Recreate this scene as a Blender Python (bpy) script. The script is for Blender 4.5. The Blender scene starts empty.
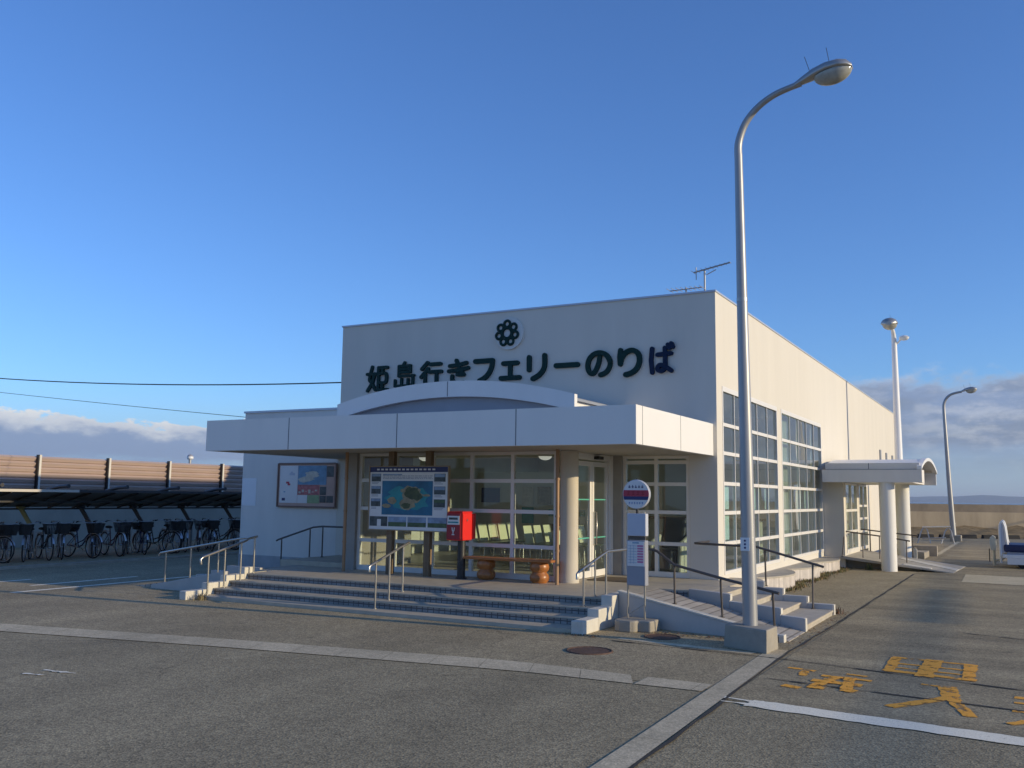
import bpy, bmesh, math, random
from mathutils import Vector, Matrix, Euler
random.seed(7)
S = bpy.context.scene
COL = S.collection
R = math.radians

# ------------------------------------------------------------------ camera
cam_d = bpy.data.cameras.new('camera')
cam_d.sensor_width = 36.0
cam_d.lens = 922.0 / 1024.0 * 36.0
cam_d.clip_start = 0.1
cam_d.clip_end = 60000
cam = bpy.data.objects.new('camera', cam_d)
COL.objects.link(cam)
m3 = Matrix(((0.8759, 0.0468, 0.4802), (0.4823, -0.1124, -0.8688), (0.0133, 0.9926, -0.1210)))
cam.matrix_world = Matrix.Translation((0, 0, 1.9)) @ m3.to_4x4()
S.camera = cam

# ------------------------------------------------------------------ world, sun, exposure
SUN = Vector((4.05, 0.40, 1.0)).normalized()
SUN_EL = math.asin(SUN.z)
SUN_AZ = math.atan2(SUN.x, SUN.y)
world = bpy.data.worlds.new('World')
S.world = world
world.use_nodes = True
SKY_STRENGTH = 0.15
SUN_STRENGTH = 3.5
EXPOSURE = 0.18

def build_world():
    nt = world.node_tree
    nt.nodes.clear()
    N = nt.nodes.new
    L = nt.links.new
    out = N('ShaderNodeOutputWorld')
    bg = N('ShaderNodeBackground')
    bg.inputs['Strength'].default_value = SKY_STRENGTH
    L(bg.outputs[0], out.inputs[0])
    sky = N('ShaderNodeTexSky')
    sky.sky_type = 'NISHITA'
    sky.sun_disc = False
    sky.sun_elevation = SUN_EL
    sky.sun_rotation = SUN_AZ
    sky.altitude = 0
    sky.air_density = 1.0
    sky.dust_density = 0.25
    sky.ozone_density = 2.2
    tc = N('ShaderNodeTexCoord')

    def val(v):
        n = N('ShaderNodeValue'); n.outputs[0].default_value = v; return n.outputs[0]

    def ma(op, a, b=None, c=None):
        n = N('ShaderNodeMath'); n.operation = op
        for i, x in enumerate((a, b, c)):
            if x is None: continue
            if isinstance(x, (int, float)): n.inputs[i].default_value = x
            else: L(x, n.inputs[i])
        return n.outputs[0]

    def mr(x, a, b, c=0.0, d=1.0, smooth=True):
        n = N('ShaderNodeMapRange')
        n.interpolation_type = 'SMOOTHSTEP' if smooth else 'LINEAR'
        n.clamp = True
        L(x, n.inputs[0])
        for i, v in enumerate((a, b, c, d)): n.inputs[i + 1].default_value = v
        return n.outputs[0]

    def mix(f, a, b):
        n = N('ShaderNodeMix'); n.data_type = 'RGBA'
        if isinstance(f, (int, float)): n.inputs[0].default_value = f
        else: L(f, n.inputs[0])
        for i, x in ((6, a), (7, b)):
            if isinstance(x, tuple): n.inputs[i].default_value = (*x, 1)
            else: L(x, n.inputs[i])
        return n.outputs[2]

    def noise(scale_xyz, scale, detail, rough, off=(0, 0, 0)):
        mp = N('ShaderNodeMapping'); L(tc.outputs['Generated'], mp.inputs[0])
        mp.inputs['Scale'].default_value = scale_xyz
        mp.inputs['Location'].default_value = off
        n = N('ShaderNodeTexNoise'); L(mp.outputs[0], n.inputs['Vector'])
        n.inputs['Scale'].default_value = scale
        n.inputs['Detail'].default_value = detail
        n.inputs['Roughness'].default_value = rough
        return n.outputs[0]
    sep = N('ShaderNodeSeparateXYZ'); L(tc.outputs['Generated'], sep.inputs[0])
    x, y, z = sep.outputs
    el = ma('MULTIPLY', ma('ARCSINE', z), 57.2958)               # elevation in degrees
    az = ma('MULTIPLY', ma('ARCTAN2', x, y), 57.2958)            # azimuth in degrees, 0 along +Y
    # top of the cloud bank: about 4.6 degrees far left, 7.6 towards +Y
    top = mr(az, -45.0, -12.0, 4.3, 7.5)
    n1 = noise((1, 1, 2.2), 9.0, 8.0, 0.62)
    n2 = noise((1, 1, 2.5), 30.0, 6.0, 0.6, (3, 1, 0))
    bil = ma('ADD', ma('MULTIPLY', ma('SUBTRACT', n1, 0.5), 3.6), ma('MULTIPLY', ma('SUBTRACT', n2, 0.5), 2.2))
    d = ma('SUBTRACT', ma('ADD', top, bil), el)                  # depth below the cloud top, degrees
    soft = mr(az, -40.0, -14.0, 0.22, 1.1)
    up = N('ShaderNodeMapRange'); up.interpolation_type = 'SMOOTHSTEP'; up.clamp = True
    L(d, up.inputs[0]); up.inputs[1].default_value = 0.0; L(soft, up.inputs[2])
    # base of the bank: left it ends near 1.9 degrees, right near 4 degrees and thins into haze
    n3 = noise((1, 1, 6.0), 6.0, 5.0, 0.6, (0, 5, 2))
    base = ma('ADD', mr(az, -45.0, -12.0, 1.5, 2.9), ma('MULTIPLY', ma('SUBTRACT', n3, 0.5), 2.4))
    lowd = ma('SUBTRACT', el, base)
    lor = mr(lowd, -2.4, 0.9); lol = mr(lowd, -0.35, 0.45); sel = mr(az, -40.0, -14.0)
    lo = ma('ADD', ma('MULTIPLY', lor, sel), ma('MULTIPLY', lol, ma('SUBTRACT', 1.0, sel)))
    thin = mr(noise((1, 1, 7), 5.0, 6.0, 0.6, (7, 2, 1)), 0.22, 0.45, 0.93, 1.0)
    mask = ma('MULTIPLY', up.outputs[0], lo)
    mask = ma('MULTIPLY', mask, ma('MULTIPLY', 0.93, ma('MAXIMUM', thin, mr(az, -30, -20, 1.0, 0.0))))
    k = 1.0 / SKY_STRENGTH
    # lit crest against the shaded grey body of the cloud
    crest = mr(d, 0.1, 1.25, 1.0, 0.0)
    c_lit = (0.74 * k, 0.74 * k, 0.74 * k)
    c_body = (0.225 * k, 0.295 * k, 0.46 * k)
    c_dark = (0.20 * k, 0.245 * k, 0.35 * k)
    body = mix(mr(n3, 0.35, 0.65), c_dark, c_body)
    body = mix(mr(az, -45.0, -12.0), c_body, body)
    blot = mr(ma('ADD', n2, ma('MULTIPLY', n1, 0.6)), 0.72, 1.02)
    lit_f = ma('MULTIPLY', crest, ma('ADD', mr(az, -45.0, -25.0, 0.72, 0.35), ma('MULTIPLY', blot, 0.5)))
    lit_f = ma('MINIMUM', lit_f, 1.0)
    lit_f = ma('MAXIMUM', lit_f, ma('MULTIPLY', blot, mr(az, -14, -1, 0.0, 0.34)))
    cloud = mix(lit_f, body, c_lit)
    # pale blue low haze just above the sea
    low = mr(el, 0.0, 7.0, 0.75, 0.0)
    skyc = N('ShaderNodeMix'); skyc.data_type = 'RGBA'; skyc.blend_type = 'MULTIPLY'
    skyc.inputs[0].default_value = 1.0
    L(sky.outputs[0], skyc.inputs[6]); skyc.inputs[7].default_value = (0.50, 0.76, 1.21, 1)
    lowsky = mix(low, skyc.outputs[2], mix(mr(az, -40.0, -10.0), (0.30 * k, 0.45 * k, 0.68 * k), (0.31 * k, 0.40 * k, 0.53 * k)))
    final = mix(mask, lowsky, cloud)
    L(final, bg.inputs['Color'])
build_world()

sun_d = bpy.data.lights.new('sun', 'SUN')
sun_d.energy = SUN_STRENGTH
sun_d.angle = R(0.5)
sun_d.color = (1.0, 0.83, 0.54)
sun = bpy.data.objects.new('sun', sun_d)
COL.objects.link(sun)
sun.rotation_euler = SUN.to_track_quat('Z', 'Y').to_euler()
sun.location = (40, 5, 30)

S.view_settings.view_transform = 'Standard'
S.view_settings.look = 'None'
S.view_settings.exposure = EXPOSURE
S.view_settings.gamma = 1.0
S.view_settings.use_curve_mapping = False
S.render.engine = 'CYCLES'
S.cycles.max_bounces = 8
S.cycles.transparent_max_bounces = 16
S.cycles.use_denoising = True
S.cycles.caustics_reflective = False
S.cycles.caustics_refractive = False

# ------------------------------------------------------------------ materials
MATS = {}

def mat(name, col, rough=0.6, metal=0.0, var=0.10, vscale=3.0, stretch=(1, 1, 1), bump=0.0, bscale=60.0, spec=0.5, dirt=None, emit=None):
    """plain painted / cast / metal surface with mottled colour and a light bump"""
    if name in MATS: return MATS[name]
    m = bpy.data.materials.new(name); m.use_nodes = True
    nt = m.node_tree; N = nt.nodes.new; L = nt.links.new
    b = nt.nodes['Principled BSDF']
    b.inputs['Roughness'].default_value = rough
    b.inputs['Metallic'].default_value = metal
    b.inputs['Specular IOR Level'].default_value = spec
    tc = N('ShaderNodeTexCoord')
    mp = N('ShaderNodeMapping'); L(tc.outputs['Object'], mp.inputs[0]); mp.inputs['Scale'].default_value = stretch
    n = N('ShaderNodeTexNoise'); L(mp.outputs[0], n.inputs['Vector'])
    n.inputs['Scale'].default_value = vscale; n.inputs['Detail'].default_value = 8; n.inputs['Roughness'].default_value = 0.6
    r = N('ShaderNodeMapRange'); L(n.outputs[0], r.inputs[0])
    r.inputs[1].default_value = 0.3; r.inputs[2].default_value = 0.7
    r.inputs[3].default_value = 1 - var; r.inputs[4].default_value = 1 + var * 0.6
    mx = N('ShaderNodeMix'); mx.data_type = 'RGBA'; mx.blend_type = 'MULTIPLY'; mx.inputs[0].default_value = 1
    mx.inputs[6].default_value = (*col, 1); L(r.outputs[0], mx.inputs[7])
    colour = mx.outputs[2]
    if dirt:
        n2 = N('ShaderNodeTexNoise'); L(mp.outputs[0], n2.inputs['Vector'])
        n2.inputs['Scale'].default_value = vscale * 0.6; n2.inputs['Detail'].default_value = 10; n2.inputs['Roughness'].default_value = 0.7
        r2 = N('ShaderNodeMapRange'); L(n2.outputs[0], r2.inputs[0])
        r2.inputs[1].default_value = 0.5; r2.inputs[2].default_value = 0.72; r2.inputs[3].default_value = 0; r2.inputs[4].default_value = dirt[3]
        m2 = N('ShaderNodeMix'); m2.data_type = 'RGBA'; L(r2.outputs[0], m2.inputs[0]); L(colour, m2.inputs[6])
        m2.inputs[7].default_value = (*dirt[:3], 1); colour = m2.outputs[2]
    L(colour, b.inputs['Base Color'])
    if bump:
        n3 = N('ShaderNodeTexNoise'); L(tc.outputs['Object'], n3.inputs['Vector'])
        n3.inputs['Scale'].default_value = bscale; n3.inputs['Detail'].default_value = 4
        bp = N('ShaderNodeBump'); bp.inputs['Strength'].default_value = bump; bp.inputs['Distance'].default_value = 0.02
        L(n3.outputs[0], bp.inputs['Height']); L(bp.outputs[0], b.inputs['Normal'])
    if emit:
        b.inputs['Emission Color'].default_value = (*emit[:3], 1); b.inputs['Emission Strength'].default_value = emit[3]
    MATS[name] = m
    return m

def asphalt(name, dark, light, patch=0.25, grain=1.0, streak=False, tint=(1, 1, 1)):
    m = bpy.data.materials.new(name); m.use_nodes = True
    nt = m.node_tree; N = nt.nodes.new; L = nt.links.new
    b = nt.nodes['Principled BSDF']; b.inputs['Roughness'].default_value = 0.88; b.inputs['Specular IOR Level'].default_value = 0.3
    tc = N('ShaderNodeTexCoord')
    def noise(s, d, rgh, st=(1, 1, 1)):
        mp = N('ShaderNodeMapping'); L(tc.outputs['Object'], mp.inputs[0]); mp.inputs['Scale'].default_value = st
        n = N('ShaderNodeTexNoise'); L(mp.outputs[0], n.inputs['Vector'])
        n.inputs['Scale'].default_value = s; n.inputs['Detail'].default_value = d; n.inputs['Roughness'].default_value = rgh
        return n.outputs[0]
    def rng(x, a, bb, c, d):
        r = N('ShaderNodeMapRange'); L(x, r.inputs[0])
        for i, v in enumerate((a, bb, c, d)): r.inputs[i + 1].default_value = v
        return r.outputs[0]
    def mul(a, c):
        n = N('ShaderNodeMath'); n.operation = 'MULTIPLY'; L(a, n.inputs[0]); L(c, n.inputs[1]); return n.outputs[0]
    v = N('ShaderNodeTexVoronoi'); L(tc.outputs['Object'], v.inputs['Vector']); v.inputs['Scale'].default_value = 60
    stone = rng(v.outputs['Color'], 0.0, 1.0, 1 - 0.62 * grain, 1 + 0.75 * grain)
    fine = rng(noise(70, 5, 0.8), 0.3, 0.7, 1 - 0.55 * grain, 1 + 0.55 * grain)
    med = rng(noise(9, 6, 0.7), 0.3, 0.7, 0.86, 1.14)
    big = rng(noise(0.55, 7, 0.62, (1, 0.25, 1) if not streak else (0.35, 2.4, 1)), 0.32, 0.68, 1 - patch, 1 + patch)
    stain = rng(noise(0.42, 3, 0.5), 0.66, 0.72, 1.0, 0.80)
    spots = rng(noise(2.3, 2, 0.5), 0.70, 0.76, 1.0, 0.72)
    vc = N('ShaderNodeTexVoronoi'); vc.feature = 'DISTANCE_TO_EDGE'; vc.inputs['Scale'].default_value = 0.33
    wv = N('ShaderNodeTexNoise'); L(tc.outputs['Object'], wv.inputs['Vector']); wv.inputs['Scale'].default_value = 1.6; wv.inputs['Detail'].default_value = 6
    av = N('ShaderNodeMixRGB'); av.blend_type = 'ADD'; av.inputs[0].default_value = 0.55; L(tc.outputs['Object'], av.inputs[1]); L(wv.outputs['Color'], av.inputs[2]); L(av.outputs[0], vc.inputs['Vector'])
    crack = rng(vc.outputs['Distance'], 0.002, 0.005, 0.72, 1.0)
    gate = rng(noise(0.23, 2, 0.5), 0.54, 0.60, 0.0, 1.0)
    cm = N('ShaderNodeMix'); cm.data_type = 'FLOAT'; L(gate, cm.inputs[0]); cm.inputs[2].default_value = 1.0; L(crack, cm.inputs[3])
    f = mul(mul(mul(mul(mul(mul(stone, fine), med), big), stain), spots), cm.outputs[0])
    cr = N('ShaderNodeMix'); cr.data_type = 'RGBA'; L(rng(noise(1.3, 5, 0.6), 0.35, 0.65, 0, 1), cr.inputs[0])
    cr.inputs[6].default_value = (*dark, 1); cr.inputs[7].default_value = (*light, 1)
    mx = N('ShaderNodeMix'); mx.data_type = 'RGBA'; mx.blend_type = 'MULTIPLY'; mx.inputs[0].default_value = 1
    L(cr.outputs[2], mx.inputs[6]); L(f, mx.inputs[7])
    L(mx.outputs[2], b.inputs['Base Color'])
    bp = N('ShaderNodeBump'); bp.inputs['Strength'].default_value = 0.55 * grain; bp.inputs['Distance'].default_value = 0.006
    L(v.outputs['Distance'], bp.inputs['Height']); L(bp.outputs[0], b.inputs['Normal'])
    MATS[name] = m
    return m

def paint(name, col, under, wear, scale=14.0, stretch=(1, 1, 1)):
    """road paint with chips and bald spots showing the asphalt under it"""
    m = bpy.data.materials.new(name); m.use_nodes = True
    nt = m.node_tree; N = nt.nodes.new; L = nt.links.new
    b = nt.nodes['Principled BSDF']; b.inputs['Roughness'].default_value = 0.8; b.inputs['Specular IOR Level'].default_value = 0.3
    tc = N('ShaderNodeTexCoord'); mp = N('ShaderNodeMapping'); L(tc.outputs['Object'], mp.inputs[0]); mp.inputs['Scale'].default_value = stretch
    n = N('ShaderNodeTexNoise'); L(mp.outputs[0], n.inputs['Vector']); n.inputs['Scale'].default_value = scale
    n.inputs['Detail'].default_value = 8; n.inputs['Roughness'].default_value = 0.72
    r = N('ShaderNodeMapRange'); L(n.outputs[0], r.inputs[0])
    r.inputs[1].default_value = wear - 0.04; r.inputs[2].default_value = wear + 0.04
    n2 = N('ShaderNodeTexNoise'); L(tc.outputs['Object'], n2.inputs['Vector']); n2.inputs['Scale'].default_value = 70
    n2.inputs['Detail'].default_value = 4
    r2 = N('ShaderNodeMapRange'); L(n2.outputs[0], r2.inputs[0]); r2.inputs[1].default_value = 0.3; r2.inputs[2].default_value = 0.7
    r2.inputs[3].default_value = 0.84; r2.inputs[4].default_value = 1.06
    mx = N('ShaderNodeMix'); mx.data_type = 'RGBA'; mx.blend_type = 'MULTIPLY'; mx.inputs[0].default_value = 1
    mx.inputs[6].default_value = (*col, 1); L(r2.outputs[0], mx.inputs[7]); L(mx.outputs[2], b.inputs['Base Color'])
    n4 = N('ShaderNodeTexNoise'); L(tc.outputs['Object'], n4.inputs['Vector']); n4.inputs['Scale'].default_value = 55; n4.inputs['Detail'].default_value = 5; n4.inputs['Roughness'].default_value = 0.7
    r4 = N('ShaderNodeMapRange'); L(n4.outputs[0], r4.inputs[0]); r4.inputs[1].default_value = 0.31; r4.inputs[2].default_value = 0.39
    mm = N('ShaderNodeMath'); mm.operation = 'MULTIPLY'; L(r.outputs[0], mm.inputs[0]); L(r4.outputs[0], mm.inputs[1])
    tr = N('ShaderNodeBsdfTransparent'); ms = N('ShaderNodeMixShader'); L(mm.outputs[0], ms.inputs[0]); L(tr.outputs[0], ms.inputs[1]); L(b.outputs[0], ms.inputs[2])
    L(ms.outputs[0], nt.nodes['Material Output'].inputs['Surface'])
    MATS[name] = m
    return m

def tiles(name, col, joint, sx, sz, gap=0.06, rough=0.45, axis='XZ'):
    """a grid of square tiles with joints"""
    m = bpy.data.materials.new(name); m.use_nodes = True
    nt = m.node_tree; N = nt.nodes.new; L = nt.links.new
    b = nt.nodes['Principled BSDF']; b.inputs['Roughness'].default_value = rough
    tc = N('ShaderNodeTexCoord'); sp = N('ShaderNodeSeparateXYZ'); L(tc.outputs['Object'], sp.inputs[0])
    cb = N('ShaderNodeCombineXYZ')
    L(sp.outputs['XYZ'.index(axis[0])], cb.inputs[0]); L(sp.outputs['XYZ'.index(axis[1])], cb.inputs[1])
    br = N('ShaderNodeTexBrick'); L(cb.outputs[0], br.inputs['Vector'])
    br.offset = 0.0; br.inputs['Scale'].default_value = 1.0
    br.inputs['Brick Width'].default_value = sx; br.inputs['Row Height'].default_value = sz
    br.inputs['Mortar Size'].default_value = gap * min(sx, sz); br.inputs['Mortar Smooth'].default_value = 0.2
    br.inputs['Bias'].default_value = 0.0
    br.inputs['Color1'].default_value = (*[c * 0.85 for c in col], 1); br.inputs['Color2'].default_value = (*[c * 1.15 for c in col], 1)
    br.inputs['Mortar'].default_value = (*joint, 1)
    n = N('ShaderNodeTexNoise'); L(tc.outputs['Object'], n.inputs['Vector']); n.inputs['Scale'].default_value = 5; n.inputs['Detail'].default_value = 6
    r = N('ShaderNodeMapRange'); L(n.outputs[0], r.inputs[0]); r.inputs[1].default_value = 0.3; r.inputs[2].default_value = 0.7
    r.inputs[3].default_value = 0.82; r.inputs[4].default_value = 1.12
    mx = N('ShaderNodeMix'); mx.data_type = 'RGBA'; mx.blend_type = 'MULTIPLY'; mx.inputs[0].default_value = 1
    L(br.outputs['Color'], mx.inputs[6]); L(r.outputs[0], mx.inputs[7]); L(mx.outputs[2], b.inputs['Base Color'])
    bp = N('ShaderNodeBump'); bp.inputs['Strength'].default_value = 0.4; bp.inputs['Distance'].default_value = 0.01; bp.invert = True
    L(br.outputs['Fac'], bp.inputs['Height']); L(bp.outputs[0], b.inputs['Normal'])
    MATS[name] = m
    return m

def glass(name, tint=(0.72, 0.80, 0.78), refl=1.0, film=0.02):
    m = bpy.data.materials.new(name); m.use_nodes = True
    nt = m.node_tree; N = nt.nodes.new; L = nt.links.new
    nt.nodes.remove(nt.nodes['Principled BSDF'])
    out = nt.nodes['Material Output']
    t = N('ShaderNodeBsdfTransparent'); t.inputs[0].default_value = (*tint, 1)
    g = N('ShaderNodeBsdfGlossy'); g.inputs['Roughness'].default_value = 0.015; g.inputs[0].default_value = (0.95, 0.97, 1, 1)
    fr = N('ShaderNodeFresnel'); fr.inputs[0].default_value = 1.5
    mu = N('ShaderNodeMath'); mu.operation = 'MULTIPLY'; mu.use_clamp = True; L(fr.outputs[0], mu.inputs[0]); mu.inputs[1].default_value = 1.7 * refl
    ge = N('ShaderNodeNewGeometry'); iv = N('ShaderNodeMath'); iv.operation = 'SUBTRACT'; iv.inputs[0].default_value = 1.0; L(ge.outputs['Backfacing'], iv.inputs[1])
    m2 = N('ShaderNodeMath'); m2.operation = 'MULTIPLY'; L(mu.outputs[0], m2.inputs[0]); L(iv.outputs[0], m2.inputs[1]); mu = m2
    tcn = N('ShaderNodeTexCoord'); nz = N('ShaderNodeTexNoise'); L(tcn.outputs['Object'], nz.inputs['Vector']); nz.inputs['Scale'].default_value = 0.9; nz.inputs['Detail'].default_value = 1
    bp = N('ShaderNodeBump'); bp.inputs['Strength'].default_value = 0.03; bp.inputs['Distance'].default_value = 0.2; L(nz.outputs[0], bp.inputs['Height']); L(bp.outputs[0], g.inputs['Normal'])
    mx = N('ShaderNodeMixShader'); L(mu.outputs[0], mx.inputs[0]); L(t.outputs[0], mx.inputs[1]); L(g.outputs[0], mx.inputs[2])
    df = N('ShaderNodeBsdfDiffuse'); df.inputs[0].default_value = (0.72, 0.76, 0.72, 1); mx2 = N('ShaderNodeMixShader'); mx2.inputs[0].default_value = film
    L(mx.outputs[0], mx2.inputs[1]); L(df.outputs[0], mx2.inputs[2]); L(mx2.outputs[0], out.inputs[0])
    MATS[name] = m
    return m

M_wall = mat('white_wall_paint', (0.69, 0.645, 0.56), 0.75, var=0.04, vscale=0.9, stretch=(1.6, 1.6, 0.25), dirt=(0.58, 0.54, 0.47, 0.25), bump=0.06, bscale=40)
M_wing = mat('wing_wall_paint', (0.76, 0.725, 0.67), 0.75, var=0.05, vscale=1.5, stretch=(2, 2, 0.4), bump=0.06, bscale=40)
M_patch = mat('fresh_wall_paint', (0.84, 0.85, 0.86), 0.7, var=0.03)
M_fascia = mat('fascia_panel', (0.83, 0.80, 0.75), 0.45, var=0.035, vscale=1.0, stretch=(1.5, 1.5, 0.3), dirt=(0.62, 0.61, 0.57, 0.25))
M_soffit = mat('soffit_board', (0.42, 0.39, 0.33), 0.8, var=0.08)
M_tymp = mat('grey_roof_sheet', (0.30, 0.32, 0.36), 0.5, var=0.06)
M_joint = mat('dark_joint_and_shadow', (0.10, 0.11, 0.13), 0.8, var=0.05)
M_coping = mat('coping_metal', (0.50, 0.54, 0.62), 0.4, var=0.05, metal=0.3)
M_plinthband = mat('grey_base_band', (0.42, 0.43, 0.44), 0.8, var=0.12, dirt=(0.28, 0.27, 0.25, 0.5))
M_frame = mat('white_aluminium', (0.78, 0.75, 0.70), 0.35, var=0.03)
M_postgrey = mat('taupe_post', (0.33, 0.305, 0.27), 0.6)
M_glass = glass('window_glass', (0.92, 0.95, 0.93), 0.66, 0.02)
M_glass_side = glass('side_window_glass', (0.84, 0.90, 0.88), 0.70, 0.035)
M_col = mat('column_concrete', (0.56, 0.50, 0.40), 0.7, var=0.10, vscale=2.0, stretch=(1, 1, 0.25), bump=0.1, dirt=(0.42, 0.37, 0.29, 0.4))
M_colwhite = mat('white_column_paint', (0.76, 0.74, 0.69), 0.6, var=0.05, vscale=2, stretch=(2, 2, 0.3))
M_brown = mat('brown_downpipe', (0.36, 0.21, 0.11), 0.45, var=0.1)
M_wood = mat('varnished_wood', (0.40, 0.15, 0.04), 0.35, var=0.35, vscale=3, stretch=(0.6, 6, 6), bump=0.05)
M_woodpost = mat('weathered_wood', (0.20, 0.135, 0.075), 0.7, var=0.3, vscale=4, stretch=(6, 6, 0.5))
M_conc = mat('concrete', (0.36, 0.32, 0.255), 0.85, var=0.16, vscale=3.0, bump=0.25, bscale=70, dirt=(0.21, 0.20, 0.17, 0.6))
M_concpale = mat('pale_concrete', (0.46, 0.415, 0.34), 0.85, var=0.15, vscale=4.0, bump=0.2, bscale=70, dirt=(0.33, 0.30, 0.25, 0.5))
M_tread = mat('stone_tread', (0.50, 0.435, 0.33), 0.6, var=0.13, vscale=5.0, bump=0.1, bscale=90, dirt=(0.34, 0.30, 0.25, 0.5))
M_cheek = mat('white_painted_cheek', (0.66, 0.62, 0.53), 0.75, var=0.10, vscale=4.0, bump=0.1, dirt=(0.50, 0.46, 0.38, 0.6))
M_riser = tiles('blue_grey_tile', (0.255, 0.25, 0.245), (0.07, 0.065, 0.065), 0.106, 0.107, 0.08)
M_scallop = tiles('pale_narrow_tile', (0.62, 0.56, 0.50), (0.46, 0.41, 0.36), 0.06, 0.31, 0.06, axis='YZ')
M_steel = mat('stainless_rail', (0.46, 0.43, 0.38), 0.3, metal=0.85, var=0.06)
M_raildark = mat('dark_rail', (0.115, 0.10, 0.09), 0.45, metal=0.4, var=0.1)
M_galv = mat('galvanised_steel', (0.36, 0.36, 0.36), 0.42, metal=0.35, var=0.08, vscale=6, stretch=(2, 2, 0.4))
M_lamphead = mat('lamp_housing', (0.42, 0.41, 0.39), 0.4, metal=0.6, var=0.08)
M_lampglass = mat('lamp_bowl', (0.40, 0.39, 0.34), 0.08, var=0.25, vscale=9)
M_black = mat('black_metal', (0.02, 0.02, 0.022), 0.45, var=0.1)
M_rubber = mat('black_rubber', (0.018, 0.018, 0.019), 0.8, var=0.1)
M_red = mat('post_red', (0.75, 0.030, 0.025), 0.35, var=0.04)
M_reddark = mat('post_red_shaded', (0.30, 0.010, 0.022), 0.4, var=0.04)  # darker post red with the front face's shade in the colour; also disc print
M_white = mat('white_paint', (0.80, 0.80, 0.79), 0.45, var=0.03)
M_palegrey = mat('pale_grey_panel', (0.52, 0.54, 0.60), 0.5, var=0.04)
M_midgrey = mat('mid_grey_panel', (0.30, 0.31, 0.35), 0.5, var=0.04)
M_navy = mat('navy_ink', (0.025, 0.035, 0.13), 0.5, var=0.03)
M_redink = mat('red_ink', (0.45, 0.04, 0.07), 0.5, var=0.03)
M_blueink = mat('blue_ink', (0.05, 0.17, 0.42), 0.5, var=0.05)
M_pink = mat('pink_ink', (0.55, 0.18, 0.32), 0.5, var=0.05)
M_signgreen = mat('dark_green_letter', (0.006, 0.034, 0.030), 0.6, var=0.05, spec=0.2)
M_signnavy = mat('navy_letter', (0.006, 0.018, 0.052), 0.6, var=0.05, spec=0.2)
M_emblem = mat('emblem_disc', (0.66, 0.66, 0.62), 0.6, var=0.04)
M_chair = mat('pale_green_plastic', (0.80, 0.80, 0.56), 0.4, var=0.04)
M_chairdark = mat('dark_green_plastic', (0.09, 0.13, 0.10), 0.4, var=0.04)
M_leather = mat('black_leather', (0.025, 0.025, 0.025), 0.4, var=0.15)
M_cream = mat('cream_plastic', (0.62, 0.61, 0.50), 0.4, var=0.04)
M_intwall = mat('interior_wall', (0.62, 0.61, 0.55), 0.8, var=0.06)
M_intfloor = mat('interior_floor', (0.32, 0.30, 0.26), 0.4, var=0.15)
M_intceil = mat('interior_ceiling', (0.74, 0.73, 0.68), 0.85, var=0.04)
M_dome = mat('milky_dome', (0.85, 0.85, 0.80), 0.3, var=0.01, emit=(1, 0.97, 0.88, 0.35))
M_tape = mat('green_tape', (0.10, 0.42, 0.32), 0.5, var=0.05)
M_sheet = mat('pale_poster_paper', (0.62, 0.80, 0.78), 0.7, var=0.05)
M_curtain = mat('grey_green_blind', (0.40, 0.43, 0.38), 0.8, var=0.12, vscale=3, stretch=(6, 6, 0.2))
M_fence = mat('noise_barrier_slat', (0.52, 0.40, 0.34), 0.55, metal=0.0, var=0.08, vscale=2, stretch=(1, 0.5, 2))
M_fencelight = mat('pale_fence_post', (0.66, 0.62, 0.54), 0.5, var=0.06)
M_retwall = mat('retaining_concrete', (0.31, 0.30, 0.25), 0.85, var=0.15, vscale=0.7, dirt=(0.22, 0.22, 0.20, 0.5))
M_shelroof = mat('smoked_polycarbonate', (0.05, 0.047, 0.045), 0.35, var=0.2, vscale=2)
M_shelmet = mat('bronze_aluminium', (0.055, 0.052, 0.052), 0.45, metal=0.3, var=0.1)
M_shelbeam = mat('yellowed_strut', (0.30, 0.25, 0.09), 0.5, var=0.1)
M_sheledge_lit = mat('sunlit_roof_edge', (0.55, 0.50, 0.42), 0.5, var=0.05)
M_seawall = mat('weathered_sea_wall', (0.40, 0.33, 0.235), 0.9, var=0.30, vscale=0.5, stretch=(1.6, 1, 0.35), dirt=(0.24, 0.19, 0.13, 0.7), bump=0.2, bscale=8)
M_seawall2 = mat('stained_wall_crown', (0.26, 0.215, 0.165), 0.9, var=0.35, vscale=0.6, stretch=(1.2, 1, 1), dirt=(0.14, 0.115, 0.09, 0.7))
M_bank = mat('dry_grass_bank', (0.27, 0.19, 0.09), 0.95, var=0.45, vscale=3, bump=0.6, bscale=14, dirt=(0.11, 0.09, 0.045, 0.8))
M_iron = mat('rusty_iron', (0.125, 0.07, 0.045), 0.8, var=0.35, vscale=14, bump=0.6, bscale=45)
M_tarp = mat('navy_tarpaulin', (0.012, 0.022, 0.085), 0.5, var=0.15, vscale=4, bump=0.2, bscale=8)
M_weed = mat('green_weed', (0.085, 0.105, 0.035), 0.8, var=0.4, vscale=30)
M_dry = mat('dry_grass', (0.36, 0.28, 0.13), 0.85, var=0.35, vscale=30)
M_leaflitter = mat('brown_litter', (0.17, 0.085, 0.05), 0.9, var=0.4, vscale=20)
M_deepblue = mat('sea_photo_blue', (0.010, 0.135, 0.25), 0.4, var=0.45, vscale=2.5)
M_teal = mat('shallow_photo_teal', (0.02, 0.27, 0.30), 0.4, var=0.3, vscale=3)
M_island = mat('island_photo_green', (0.075, 0.095, 0.035), 0.5, var=0.5, vscale=9)
M_sand = mat('island_photo_sand', (0.33, 0.27, 0.16), 0.5, var=0.4, vscale=12)
M_photo1 = mat('small_photo_dark', (0.06, 0.075, 0.08), 0.4, var=0.7, vscale=9)
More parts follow.
